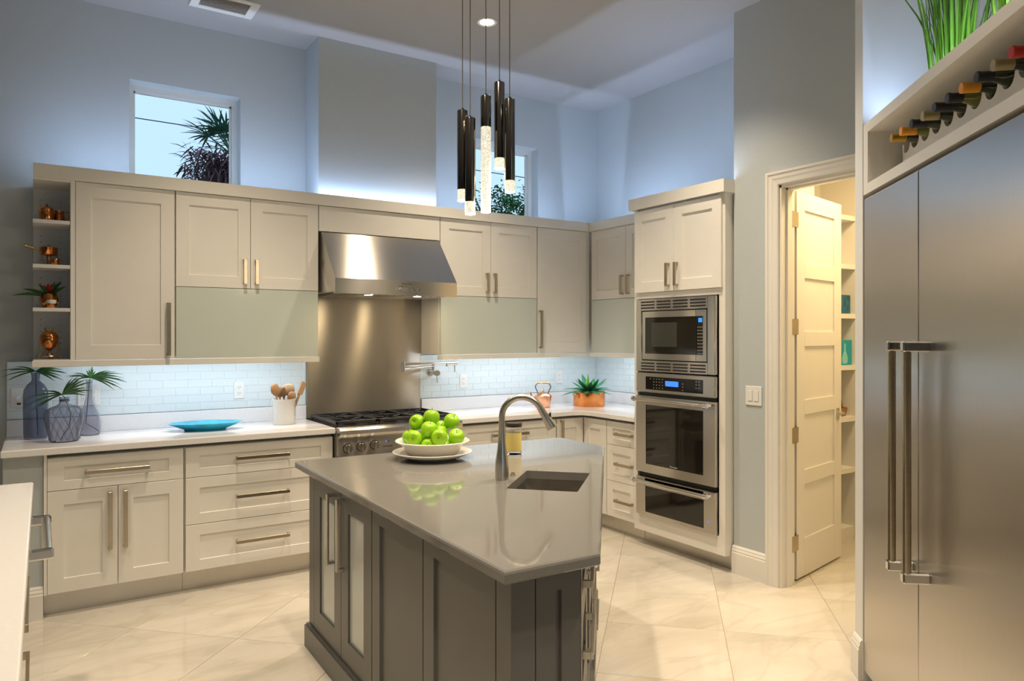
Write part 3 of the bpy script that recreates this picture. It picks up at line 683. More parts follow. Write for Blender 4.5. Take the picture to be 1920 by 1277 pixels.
TD = face_T(Ci, Di); LD = face_L(Ci, Di)
xs = [.0, .50, .95, 1.44, LD]
for k in range(4):
    a, b_ = xs[k]+.002, xs[k+1]-.002
    if k in (0, 2):
        for (z0, z1, hz) in ((.690, zi1, .775), (.408, .687, .56), (zi0, .405, .27)): front(t, 'drawer', a, b_, z0, z1, ((a+b_)/2, hz, .32, False), fx=.07, fz=.05, m='isl', T=TD, hm='nickel2')
    else:
        front(t, 'drawer', a, b_, .690, zi1, ((a+b_)/2, .775, .30, False), fx=.07, fz=.05, m='isl', T=TD, hm='nickel2')
        front(t, 'door', a, b_, zi0, .687, (a+.05, .52, .30, True), fx=.07, fz=.07, m='isl', T=TD, hm='nickel2')
TE = face_T(Di, Ei); shaker(face_L(Di, Ei)-.004, zi1-zi0, .07, .07, .022, .010, T=TE @ Matrix.Translation((.002, 0, zi0))).build('panel', 'isl', t)
TBk = face_T(Ei, Ai); LB = face_L(Ei, Ai)
for k in range(3): shaker(LB/3-.004, zi1-zi0, .078, .07, .022, .010, T=TBk @ Matrix.Translation((k*LB/3+.002, 0, zi0))).build('panel', 'isl', t)
# undermount sink
t = thing('prep_sink', 'small undermount stainless prep sink in the island', 'sink', (*SKc, ZI-.037), SA)
mb = MB(); L, W_, dp = .208, .151, .20
for (x0, x1, y0, y1, z0, z1) in ((-L, -L+.004, -W_, W_, -dp, 0), (L-.004, L, -W_, W_, -dp, 0), (-L, L, -W_, -W_+.004, -dp, 0), (-L, L, W_-.004, W_, -dp, 0), (-L, L, -W_, W_, -dp-.004, -dp)): mb.box(x0, x1, y0, y1, z0, z1)
mb.build('basin', 'steel', t); MB().lathe([(.042, -dp+.001), (.042, -dp+.004), (.03, -dp+.002), (0, -dp+.002)], 20).build('drain', 'chrome', t, 40)
# faucet: a pull-down gooseneck bent towards the sink
fdir = Vector((SKc[0]-1.671, SKc[1]-2.641, 0)).normalized()
t = thing('island_faucet', 'brushed nickel gooseneck faucet beside the island sink', 'faucet', (1.671, 2.641, ZI), math.atan2(fdir.y, fdir.x))
MB().lathe([(.029, 0), (.0295, .05), (.027, .085), (.021, .125), (.0165, .165), (.0155, .20), (.0155, .215)], 24).build('body', 'nickel2', t, 50)
pts = [(0, 0, .21), (0, 0, .25)]
for k in range(15):
    a = math.pi-k*math.pi*.86/14; pts.append((.088+.088*math.cos(a), 0, .268+.086*math.sin(a)))
MB().tube(pts, .0135, 16).build('spout', 'nickel2', t, 50)
e = Vector(pts[-1]); d_ = (Vector(pts[-1])-Vector(pts[-2])).normalized()
MB().tube([tuple(e-d_*.005), tuple(e+d_*.03), tuple(e+d_*.09), tuple(e+d_*.095)], [.0145, .016, .0235, .022], 18).build('spray_head', 'nickel2', t, 50)
mb = MB(); mb.T = Matrix.Translation(tuple(e+d_*.045+Vector((.016, 0, .006)))) ; mb.box(-.004, .004, -.006, .006, -.018, .018, .002).build('button', 'black', t)
MB().tube([(0, .02, .075), (.0, .040, .078)], .010, 12).tube([(0, .040, .078), (.02, .085, .095)], .005, 10).build('lever', 'nickel2', t, 50)
t = thing('air_switch', 'tiny steel push button beside the island faucet', 'button', (1.765, 2.70, ZI)); MB().lathe([(.014, 0), (.014, .004), (.009, .005), (.009, .012), (0, .013)], 18).build('button', 'nickel2', t, 40)

# ------------------------------------------------------------------ fruit bowl, plate, candle on the island
PX, PY = 1.668, 3.29
tag(MB().lathe([(0, .0), (.118, .0), (.122, .006), (.150, .012), (.196, .032), (.200, .037), (.196, .039), (.150, .020), (.10, .014), (0, .013)], 48, PX, PY, ZI).build('serving_plate', 'white', None, 60), 'large white plate under the apple bowl', 'plate')
BZ = ZI+.0145
tag(MB().lathe([(0, 0), (.105, 0), (.125, .010), (.150, .050), (.158, .060), (.184, .072), (.187, .076), (.183, .079), (.155, .066), (.142, .052), (.118, .016), (0, .010)], 48, PX, PY, BZ).build('fruit_bowl', 'white', None, 60), 'white ceramic bowl holding green apples', 'bowl')
def apple_proto():
    mb = MB(); pr = []
    for k in range(15):
        a = math.pi*k/14; r = .0412*math.sin(a)**.9*(1+.06*math.cos(a)); z = .040*math.cos(a)
        z -= .014*math.exp(-(r/.012)**2) if k < 7 else -.010*math.exp(-(r/.011)**2)
        pr.append((max(r, 1e-7), z))
    mb.lathe(pr[::-1], 20); o = mb.build('flesh', 'apple', None, 80)
    s = MB().tube([(0, 0, .026), (.002, 0, .040), (.005, .001, .050)], [.0014, .0012, .0017], 6).build('stem', 'stem', None); return o, s
af, as_ = apple_proto()
Rv = Vector((math.cos(R_(33.12)), -math.sin(R_(33.12)), 0)); Fv = Vector((math.sin(R_(33.12)), math.cos(R_(33.12)), 0))
# (right, toward viewer, height, tilt right, tilt forward, label)
AP = [(-0.112, -0.005, 0.09, -.3, .1, 'green apple leaning on the bowl rim nearest the range knobs'), (-0.083, 0.07, 0.095, -.5, 1.5, 'green apple with its blossom end facing the sink, beside the bowl rim'),
      (0.045, 0.091, 0.103, -.35, 1.45, 'green apple showing its dimple, resting at the bowl rim under the central one'), (0.123, 0.028, 0.097, .15, .62, 'green apple with upright stem and deep stalk hollow at bowl edge'),
      (-0.012, 0.045, 0.136, .2, .3, 'green apple in the centre of the pile'), (-0.081, -0.036, 0.161, -.9, 1.1, 'green apple with brown blossom scar high in the pile'),
      (-0.007, -0.021, 0.189, .1, -.2, 'topmost green apple crowning the pile'), (0.092, -0.045, 0.164, .55, .35, 'high green apple with long leaning stem'),
      (-0.035, -0.022, 0.072, 0, 0, 'half hidden green apple behind the dimpled ones'), (0.034, -0.018, 0.114, .2, 0, 'half hidden green apple under the long stemmed one'),
      (-0.014, 0.069, 0.053, 0, 1.2, 'green apple low in the bowl showing only its top'), (0.056, 0.03, 0.053, .3, .6, 'green apple low in the bowl beneath the one with upright stem'),
      (0.024, -0.097, 0.127, 0, 0, 'green apple at the back of the pile facing the range')]
for i, (r, f_, h_, tr, tf, lb) in enumerate(AP):
    p = Vector((PX, PY, BZ+h_))+Rv*r-Fv*f_
    e_ = thing('green_apple', lb, 'apple', p, 0, 'apples in the white bowl')
    q = Matrix.Rotation(tr, 4, Fv) @ Matrix.Rotation(tf, 4, Rv) @ Matrix.Rotation(i*1.3, 4, 'Z'); e_.rotation_euler = q.to_euler()
    for s in (af, as_):
        c_ = s.copy(); COL.objects.link(c_); c_.parent = e_
bpy.data.objects.remove(af); bpy.data.objects.remove(as_)
t = thing('jar_candle', 'yellow candle in lidded clear glass jar on the island', 'candle', (2.086, 3.182, ZI))
MB().lathe([(0, 0), (.040, 0), (.0415, .004), (.0415, .0155), (0, .0155)], 32).build('jar_base', 'clear', t, 50)
MB().lathe([(.0415, .1125), (.0415, .142), (.0395, .142), (.0395, .1125)], 32, close=True).build('jar_wall', 'clear', t, 50)
MB().lathe([(0, .016), (.0412, .016), (.0415, .018), (.0415, .112), (0, .110)], 32).build('wax', 'wax', t, 50)
MB().cyl((0, 0, .112), (0, 0, .124), .0012, n=6).build('wick', 'stem', t)
MB().lathe([(0, .1425), (.043, .1425), (.044, .146), (.044, .160), (.042, .163), (0, .163)], 32).build('lid', mat('dark_lid', (.045, .032, .022), .4), t, 40)

# ------------------------------------------------------------------ things on the counters
def frond(mb, base, tip_dir, n, L, spread, droop, wd=.0058, start=.0):
    """fan palm leaf: n leaflets from base around tip_dir"""
    base = Vector(base); d = Vector(tip_dir).normalized(); side = (d.cross(Vector((0, 0, 1))).normalized()*.75+d.cross(Vector((.546, .8375, 0))).normalized()*.8).normalized(); side = (side-d*side.dot(d)).normalized(); up = side.cross(d)
    for k in range(n):
        a = (k/(n-1)-.5)*spread; dv = (d*math.cos(a)+side*math.sin(a)+up*(.10*math.sin(k*2.1))).normalized(); l = L*(1-.35*abs(a)/(spread/2+.01)*.8)*(1+.08*math.sin(k*3.7))
        pts = [base+dv*l*s+Vector((0, 0, -droop*l*s*s)) for s in (0, .25, .5, .75, 1)]
        mb.blade([tuple(p) for p in pts], [wd*.35, wd, wd*1.05, wd*.7, .0006], (dv.cross(up)).normalized())
def palm_sprig(label, loc, stem, fans):
    t = thing('palm_frond', label, 'palm frond', loc, 0, 'palm fronds in vases')
    MB().tube(stem, .0022, 6).build('stem', 'leaf', t, 60); mb = MB()
    for (d, n, L, sp, dr) in fans: frond(mb, stem[-1], d, n, L, sp, dr)
    mb.build('leaflets', 'leaf', t)
def glass_vase(name, label, loc, prof, m, sq=0., thick=.0035):
    t = thing(name, label, 'vase', loc); inner = [(max(r-thick, .001), max(z, .008)) for (r, z) in prof][::-1]
    MB().lathe([(1e-6, 0)]+prof+inner+[(1e-6, .008)], 36, sq=sq).build('glass', m, t, 60); return t
V1 = (-.006, 5.089, ZT); V2 = (.132, 4.875, ZT); V3 = (.268, 5.104, ZT)
glass_vase('bottle_vase', 'tall slate blue bottle vase with straight sides', V1, [(.056, 0), (.060, .006), (.062, .03), (.064, .25), (.060, .285), (.044, .315), (.026, .332), (.021, .340), (.021, .352), (.022, .372), (.026, .385)], 'vased', sq=.25)
t = glass_vase('demijohn_vase', 'squat pale blue glass vase wrapped in diamond netting', V2, [(.068, 0), (.074, .006), (.084, .06), (.100, .130), (.101, .150), (.094, .172), (.070, .190), (.040, .202), (.027, .214), (.024, .232), (.026, .242), (.027, .252)], 'vase')
nw = MB(); prV = [(.075, .008), (.085, .06), (.101, .13), (.102, .15), (.095, .172), (.072, .190), (.042, .202)]
for sgn in (1, -1):
    for k in range(14):
        pts = []
        for j, (r, z) in enumerate(prV): a = 2*math.pi*k/14+sgn*z*5.2; pts.append(((r+.001)*math.cos(a), (r+.001)*math.sin(a), z))
        nw.tube(pts, .0009, 4, False)
nw.build('netting', 'wire', t)
MB().lathe([(.0245, .226), (.0262, .228), (.0262, .236), (.0245, .238)], 24, close=True).build('neck_band', 'wire', t)
glass_vase('carafe_vase', 'slender pale blue glass carafe vase with long neck', V3, [(.050, 0), (.056, .006), (.062, .04), (.062, .075), (.052, .12), (.034, .17), (.022, .215), (.018, .25), (.017, .31), (.019, .325), (.021, .335)], 'vase')
palm_sprig('palm frond fan standing in the tall bottle vase', V1, [(.01, 0, .02), (.004, 0, .2), (0, 0, .385), (.0, 0, .392)], [((-1, -.35, .22), 10, .18, 1.0, .25), ((1, .1, .15), 10, .16, 1.2, .25)])
palm_sprig('two lobed palm frond standing in the netted demijohn vase', V2, [(-.02, .01, .015), (.025, .01, .08), (.03, 0, .16), (0, 0, .25), (-.012, -.005, .265)], [((-1, -.3, .10), 11, .19, 1.3, .30), ((.9, .35, .75), 11, .20, 1.1, .25)])
palm_sprig('palm frond standing in the slender carafe vase', V3, [(.05, .0, .02), (-.02, 0, .07), (-.01, 0, .2), (0, 0, .335), (.004, 0, .345)], [((1, -.05, .18), 11, .20, 1.15, .30), ((-.9, .1, .4), 6, .14, .7, .3), ((.1, 0, 1), 5, .075, 1.0, .1)])
t = thing('oval_platter', 'turquoise glazed oval platter on the left counter', 'platter', (.90, 4.955, ZT), R_(-8))
MB().lathe([(0, 0), (.060, 0), (.062, .010), (.085, .026), (.108, .044), (.112, .049), (.108, .051), (.08, .032), (.05, .018), (0, .016)], 48, sx=2.05, sy=1.05).build('dish', 'turq', t, 60)
CR = (1.41, 5.0, ZT)
t = thing('utensil_crock', 'white ceramic utensil crock on the left counter', 'crock', CR)
MB().lathe([(0, 0), (.072, 0), (.075, .004), (.075, .158), (.078, .164), (.078, .172), (.071, .172), (.069, .02), (0, .016)], 36).build('pot', 'white', t, 50)
ms = MB()
for k in range(9):
    a = R_(-42-(k % 2)*4); z = .03+k*.014; ms.box(.0753*math.cos(a)-.0006, .0753*math.cos(a)+.0006, .0753*math.sin(a)-.006, .0753*math.sin(a)+.006, z, z+.004)
ms.build('print_marks', 'chan', t)
def utensil(label, kind, dx, dy, lean, az, L, m, wd=.028):
    L *= .95; wd *= 1.2
    t = thing('wooden_utensil', label, 'utensil', (CR[0]+dx, CR[1]+dy, CR[2]+.018)); t.rotation_euler = Matrix.Rotation(az, 4, 'Z').to_3x3().to_4x4().to_euler()
    t.rotation_euler = (Matrix.Rotation(az, 4, 'Z') @ Matrix.Rotation(lean, 4, 'Y')).to_euler()
    MB().tube([(0, 0, .003), (0, 0, L*.7)], [.005, .006], 8).build('handle', m, t, 60)
    if kind == 'spoon':
        mb = MB(); mb.lathe([(1e-6, L*.66), (wd*.5, L*.70), (wd*.95, L*.78), (wd, L*.86), (wd*.8, L*.95), (wd*.4, L*.99), (1e-6, L)], 18, sx=1., sy=.28); mb.build('bowl', m, t, 70)
    else: MB().box(-wd*.6, wd*.6, -.004, .004, L*.68, L, .003).build('blade', m, t)
utensil('reddish wooden spoon leaning towards the vases in the crock', 'spoon', -.020, -.008, R_(-14), R_(25), .285, 'wood', .030)
utensil('small wooden spoon at the back of the crock', 'spoon', -.012, .020, R_(-4), 0, .250, 'wood', .022)
utensil('slim olive wood spoon standing in the crock', 'spoon', .0, -.015, R_(-2), 0, .245, 'dwood', .013)
utensil('broad pale wooden spoon standing upright in the crock', 'spoon', .018, .004, R_(3), 0, .270, 'wood2', .037)
utensil('short reddish wooden spoon low in the crock', 'spoon', .030, -.025, R_(5), 0, .215, 'wood', .024)
utensil('dark wooden spatula leaning towards the range', 'spatula', .030, .012, R_(22), R_(-10), .285, 'dwood', .016)
utensil('pale wooden spatula leaning furthest towards the range', 'spatula', .034, -.012, R_(20), R_(-12), .30, 'wood', .024)
# outlets and switches
def outlet(label, x, z, w_, h_, T, cat='outlet', slots=True, name='wall_outlet', group=None, rockers=0):
    t = thing(name, label, cat, (0, 0, 0), 0, group); t.matrix_basis = T @ Matrix.Translation((x, 0, z))
    MB().box(-w_/2, w_/2, -.006, 0, -h_/2, h_/2, .002).build('plate', 'plastic', t)
    k = max(1, round(w_/.062))
    for i in range(k):
        cx_ = (i-(k-1)/2)*.046
        if rockers: MB().box(cx_-.016, cx_+.016, -.0095, -.006, -.033, .033, .002).build('rocker', 'plastic', t); MB().box(cx_-.018, cx_+.018, -.0065, -.006, -.035, .035).build('rocker_gap', 'mark', t)
        else:
            q = MB().box(cx_-.017, cx_+.017, -.0085, -.006, -.034, .034, .002).build('socket', 'plastic', t); sl = MB()
            for zz in (-.019, .019):
                for xx in (-.0065, .0065): sl.box(cx_+xx-.0012, cx_+xx+.0012, -.009, -.0084, zz-.002, zz+.006)
                sl.cyl((cx_, -.009, zz-.008), (cx_, -.0084, zz-.008), .0022, n=8)
            sl.build('slots', 'slot', q)
TBW = TR(0, YW-.0105, 0); 
outlet('white double outlet on tiles between platter and crock', 1.168, 1.148, .070, .117, TBW)
outlet('white double outlet on tiles between pot filler and kettle', 2.939, 1.152, .068, .117, TBW)
outlet('white double outlet on tiles between kettle and potted succulent', 3.921, 1.152, .070, .117, TBW)
outlet('wide white double gang outlet behind the carafe vase', .270, 1.150, .120, .122, TBW)
t = thing('wall_switch', 'white wall plate with round dial left of the bottle vase', 'switch', (-.090, YW-.0105, 1.151)); MB().box(-.040, .040, -.006, 0, -.060, .060, .002).build('plate', 'plastic', t); MB().lathe([(.016, 0), (.016, .008), (0, .009)], 20).build('dial', 'nickel2', t, 40).rotation_euler = (R_(90), 0, 0); MB().box(-.010, .010, -.0075, -.006, -.040, -.028).build('indicator', 'ink', t)
outlet('white double rocker light switch beside the pantry door', 0, 1.147, .122, .120, TR(XP-.0005, 2.988, 0, RX), 'switch', name='light_switch', rockers=1)
# copper kettle
t = thing('copper_kettle', 'aged copper kettle with tall handle on right counter', 'kettle', (3.56, 4.98, ZT), R_(-30))
MB().lathe([(0, 0), (.058, 0), (.062, .006), (.072, .085), (.074, .098), (.068, .104), (.046, .122), (.030, .128), (0, .130)], 32).build('body', 'copper2', t, 50)
MB().lathe([(.0, .129), (.010, .129), (.006, .136), (.010, .145), (.004, .152), (.004, .158), (0, .159)], 16).build('lid_knob', 'copper2', t, 60)
MB().tube([(-.060, 0, .05), (-.088, 0, .062), (-.098, 0, .09), (-.104, 0, .118), (-.125, 0, .122)], [.017, .013, .010, .009, .007], 12).build('spout', 'copper2', t, 60)
MB().tube([(-.045, 0, .112), (-.050, 0, .140), (-.064, 0, .165), (-.062, 0, .185), (-.048, 0, .202)], .0042, 8).tube([(.045, 0, .112), (.050, 0, .140), (.064, 0, .165), (.062, 0, .185), (.048, 0, .202)], .0042, 8).build('handle_arms', 'dark_nickel', t, 60)
MB().cyl((-.052, 0, .204), (.052, 0, .204), .0085, n=12).build('grip', 'copper2', t, 60)
# copper pan with succulent
PP = (3.975, 4.88, ZT)
t = thing('copper_pan', 'round copper pan planter in the counter corner', 'planter', PP)
MB().lathe([(0, 0), (.134, 0), (.137, .004), (.137, .122), (.133, .122), (.131, .02), (0, .018)], 48).build('pan', 'copper', t, 50)
for s in (-1, 1):
    MB().tube([(s*.133, -.03, .098), (s*.152, -.028, .100), (s*.166, -.012, .104), (s*.166, .012, .104), (s*.152, .028, .100), (s*.133, .03, .098)], .005, 8).build('handle', 'brass', t, 60)
t = thing('succulent_plant', 'green agave succulent growing in the copper pan', 'plant', (PP[0], PP[1], PP[2]+.019))
MB().lathe([(0, .0), (.129, 0), (.129, .094), (0, .104)], 32).build('soil', 'soil', t)
def agave(mb, n, L, elev, wd, ph, droop):
    for k in range(n):
        a = 2*math.pi*k/n+ph; el = elev+.18*math.sin(k*2.3); l = L*(1+.14*math.sin(k*1.7)); d = Vector((math.cos(a)*math.cos(el), math.sin(a)*math.cos(el), math.sin(el)))
        pts = [Vector((0, 0, .098))+d*l*s+Vector((0, 0, -droop*l*s*s)) for s in (0, .2, .45, .7, .88, 1)]
        mb.blade([tuple(p) for p in pts], [wd*.6, wd*.9, wd, wd*.75, wd*.4, .0008], (-math.sin(a), math.cos(a), 0), .35)
for (n_, L_, el_, w_, ph_, dr_) in ((12, .245, .42, .030, .2, .38), (9, .21, .75, .027, .6, .15)):
    for k in range(n_):
        mb = MB(); a = 2*math.pi*k/n_+ph_; el = el_+.16*math.sin(k*2.3); l = L_*(1+.14*math.sin(k*1.7)); d = Vector((math.cos(a)*math.cos(el), math.sin(a)*math.cos(el), math.sin(el)))
        pts = [Vector((0, 0, .098))+d*l*s+Vector((0, 0, -dr_*l*s*s)) for s in (0, .2, .45, .7, .88, 1)]
        mb.blade([tuple(p) for p in pts], [w_*.6, w_*.9, w_, w_*.75, w_*.4, .0008], (-math.sin(a), math.cos(a), 0), .35); mb.build('leaf', 'agave', t, 60)
mb = MB(); agave(mb, 6, .10, 1.0, .020, .3, 0); mb.build('rosette', 'agave2', t, 60)
MB().blade([(-.03, -.02, .1), (-.035, -.025, .15), (-.036, -.03, .21), (-.036, -.03, .26)], [.010, .012, .008, .001], Rv, .3).build('leaf', 'agave2', t, 60)

# ------------------------------------------------------------------ copper ware on the open shelves
SX, SY = .060, 5.035
def shelf(z): return z+.0008
z = shelf(2.182)
t = thing('copper_canister', 'lidded copper canister on the top open shelf', 'canister', (SX-.012, SY-.01, z))
MB().lathe([(0, 0), (.036, 0), (.038, .003), (.038, .060), (.034, .067), (.036, .070), (.036, .073), (.028, .084), (.014, .091), (0, .093)], 28).build('body', 'copper', t, 50)
MB().lathe([(0, .093), (.004, .093), (.007, .100), (.004, .106), (0, .107)], 12).build('knob', 'dwood', t, 60); MB().tube([(-.030, -.01, .070), (-.052, -.02, .098)], .0018, 6).build('spoon_handle', 'brass', t)
t = thing('copper_pitcher', 'small copper pitcher with curved handle beside the canister', 'pitcher', (SX+.050, SY+.03, z))
MB().lathe([(0, 0), (.030, 0), (.024, .008), (.031, .028), (.031, .042), (.025, .062), (.029, .074), (.027, .074), (.022, .062), (0, .060)], 24).build('body', 'copper', t, 50)
MB().tube([(.026, -.004, .068), (.046, -.012, .074), (.056, -.016, .060), (.046, -.012, .036), (.029, -.005, .022)], .0028, 8).build('handle', 'brass', t, 60)
z = shelf(1.928)
t = thing('chafing_pan', 'small copper saucepan raised on a brass burner stand', 'pan', (SX-.002, SY, z))
MB().lathe([(0, .062), (.042, .062), (.046, .066), (.046, .104), (.047, .107), (.030, .113), (0, .116)], 28).build('pan', 'copper', t, 50)
MB().lathe([(0, .116), (.004, .116), (.006, .122), (0, .126)], 12).build('knob', 'brass', t, 60)
MB().tube([(-.044, -.012, .088), (-.075, -.022, .098), (-.118, -.034, .112)], [.004, .006, .009], 8).build('handle', 'brass', t, 60)
for k in range(3):
    a = R_(100+k*120); MB().tube([(.044*math.cos(a), .044*math.sin(a), .061), (.046*math.cos(a), .046*math.sin(a), .045), (.022*math.cos(a), .022*math.sin(a), .002)], .0022, 6).build('stand_leg', 'brass', t, 60)
MB().lathe([(0, 0), (.016, 0), (.014, .03), (.010, .060), (0, .061)], 16).build('burner', 'copper2', t, 50)
t = thing('copper_cup', 'tiny copper cup with handle under the raised saucepan', 'cup', (SX+.028, SY-.045, z))
MB().lathe([(0, 0), (.022, 0), (.023, .002), (.023, .038), (.021, .038), (.020, .004), (0, .004)], 22).build('body', 'copper', t, 50); MB().tube([(.021, -.004, .034), (.036, -.010, .034), (.038, -.011, .018), (.022, -.005, .010)], .0024, 8).build('handle', 'brass', t, 60)
z = shelf(1.681)
t = thing('copper_pot', 'bulbous copper pot holding the red bromeliad', 'pot', (SX, SY, z))
MB().lathe([(0, .006), (.022, .006), (.040, .018), (.050, .040), (.049, .058), (.040, .074), (.038, .082), (.042, .084), (.038, .085), (.035, .074), (0, .070)], 28).build('body', 'copper', t, 50)
for k in range(3):
    a = R_(30+k*120); MB().tube([(.032*math.cos(a), .032*math.sin(a), .014), (.036*math.cos(a), .036*math.sin(a), 0)], [.004, .005], 8).build('foot', 'brass', t, 60)
t = thing('bromeliad_plant', 'red flowered bromeliad with long dark leaves', 'plant', (SX, SY, z+.071))
for k, (dx, dy, dz, L_) in enumerate(((-1, -.25, .25, .19), (-.95, -.1, .55, .15), (-.5, -.3, .9, .115), (.25, -.2, 1, .12), (.7, -.4, .75, .13), (.5, .1, 1., .14), (.2, .2, .9, .11), (-.3, .3, .8, .10), (.5, -.6, .35, .07))):
    d = Vector((dx, dy, dz)).normalized(); mb = MB(); sd = d.cross(Vector((.1, 1, .2))).normalized()
    mb.blade([tuple(d*L_*s+Vector((0, 0, -.25*L_*s*s))) for s in (0, .3, .6, .85, 1)], [.007, .010, .009, .005, .0006], sd, .3); mb.build('leaf', 'leaf', t, 60)
mb = MB()
for k in range(9):
    a = k*2.4; el = .7+.08*k; d = Vector((math.cos(a)*math.cos(el), math.sin(a)*math.cos(el), math.sin(el)))
    mb.blade([tuple(Vector((0, 0, .025))+d*.05*s) for s in (0, .4, .8, 1)], [.006, .012, .008, .001], (-math.sin(a), math.cos(a), 0), .3)
mb.build('flower', 'brom', t, 60)
t = thing('copper_beaker', 'small copper beaker with white card band before the pot', 'cup', (SX+.010, SY-.070, z))
MB().lathe([(0, 0), (.021, 0), (.022, .002), (.023, .046), (.021, .046), (.020, .004), (0, .004)], 22).build('body', 'copper', t, 50); MB().lathe([(.0235, .026), (.0245, .026), (.0255, .047), (.0245, .047)], 22, close=True).build('card_band', 'white', t, 50)
MB().tube([(.021, -.002, .034), (.032, -.006, .032), (.031, -.006, .014), (.021, -.002, .010)], .0022, 8).build('handle', 'brass', t, 60)
z = shelf(1.386)
t = thing('copper_egg_coddler', 'egg shaped copper warmer on scrolled brass stand', 'warmer', (SX, SY-.02, z))
MB().lathe([(0, .048), (.012, .050), (.034, .072), (.046, .100), (.048, .118), (.046, .122), (0, .124)], 28).build('bowl', 'copper', t, 60)
MB().lathe([(.047, .1225), (.048, .126), (.044, .140), (.030, .156), (.012, .163), (0, .164)], 28).build('lid', 'copper', t, 60)
MB().tube([(-.022, 0, .182), (-.018, 0, .172), (-.006, 0, .166), (.008, 0, .167), (.018, 0, .176), (.022, 0, .184)], [.003, .007, .009, .008, .005, .003], 10).build('finial', 'brass', t, 60)
for k in range(3):
    a = R_(-150+k*120); ca, sa = math.cos(a), math.sin(a)
    MB().tube([(.047*ca, .047*sa, .105), (.058*ca, .058*sa, .095), (.050*ca, .050*sa, .060), (.046*ca, .046*sa, .035), (.060*ca, .060*sa, .018), (.066*ca, .066*sa, .006), (.056*ca, .056*sa, .004)], .0035, 8).build('leg', 'brass', t, 60)
MB().lathe([(0, .014), (.040, .014), (.042, .017), (.040, .020), (.016, .020), (.016, .034), (0, .036)], 24).build('burner', 'copper2', t, 50)

# ------------------------------------------------------------------ ceiling fittings
for i, (x, y) in enumerate(DOWNLIGHTS[:1]):
    t = thing('downlight', 'round recessed ceiling downlight glowing warm white', 'downlight', (x, y, ZC-.004))
    MB().lathe([(.048, 0), (.062, -.004), (.066, 0), (.066, .003), (.048, .003)], 32, close=True).build('trim_ring', 'plastic', t, 40); MB().lathe([(0, 0), (.047, 0), (.047, .003), (0, .003)], 32).build('lens', 'lamp', t)
t = thing('air_vent', 'rectangular white louvred ceiling air vent', 'vent', (.985, 4.80, ZC))
MB().box(-.19, -.14, -.125, .125, -.010, -.0005, .002).box(.14, .19, -.125, .125, -.010, -.0005, .002).box(-.14, .14, -.125, -.085, -.010, -.0005, .002).box(-.14, .14, .085, .125, -.010, -.0005, .002).build('frame', 'plastic', t)
MB().box(-.14, .14, -.085, .085, -.003, -.0005).build('duct', 'chan', t)
for k in range(9):
    mb = MB(); mb.T = Matrix.Translation((0, -.072+k*.018, -.007)) @ Matrix.Rotation(R_(35), 4, 'X'); mb.box(-.139, .139, -.008, .008, -.0006, .0006).build('slat', 'plastic', t)
PEN = [(1.586, 2.834, 2.524, 2.171, 2.121), (1.600, 2.790, 2.482, 2.112, 2.057), (1.673, 2.777, 2.589, 2.449, 2.071), (1.740, 2.770, 2.660, 2.318, 2.271), (1.757, 2.712, 2.572, 2.209, 2.157)]
PL = ['pendant light whose dark tube hangs nearest the chimney breast', 'pendant light with lowest hanging dark metal tube', 'pendant light with long bubbly crystal rod', 'pendant light with highest hanging dark metal tube', 'pendant light whose dark tube hangs nearest the oven tower']
for (x, y, a, b_, c_), lb in zip(PEN, PL):
    t = thing('pendant_light', lb, 'pendant light', (x, y, ZC-.03), 0, 'pendant cluster over the island'); o_ = ZC-.03
    MB().cyl((0, 0, 0), (0, 0, a-o_), .0022, n=8).build('cord', 'cord', t)
    MB().lathe([(0, a-o_+.010), (.005, a-o_+.010), (.006, a-o_), (.022, a-o_-.001), (.0238, a-o_-.004), (.0238, b_-o_), (0, b_-o_)], 28).build('tube', 'dark_nickel', t, 40)
    MB().lathe([(0, b_-o_-.0005), (.0215, b_-o_-.0005), (.0225, b_-o_-.004), (.0225, c_-o_+.004), (0, c_-o_+.003)], 24).build('crystal', 'crystal', t, 40)
    MB().lathe([(.0190, c_-o_+.003), (.0228, c_-o_+.004), (.0225, c_-o_), (.0190, c_-o_-.001)], 24, close=True).build('crystal_rim', 'crystal_rim', t, 40)
    l = bpy.data.lights.new('pendant_lamp', 'POINT'); l.energy = 2.2; l.color = (1, .82, .58); l.shadow_soft_size = .02; lo = bpy.data.objects.new('pendant_lamp', l); lo.location = (x, y, c_-.03); COL.objects.link(lo)
t = thing('pendant_canopy', 'round metal ceiling plate holding the pendant cords', 'canopy', (1.67, 2.777, ZC)); MB().lathe([(0, 0), (.15, 0), (.15, -.026), (.145, -.030), (0, -.030)], 40).build('plate', 'dark_nickel', t, 40)

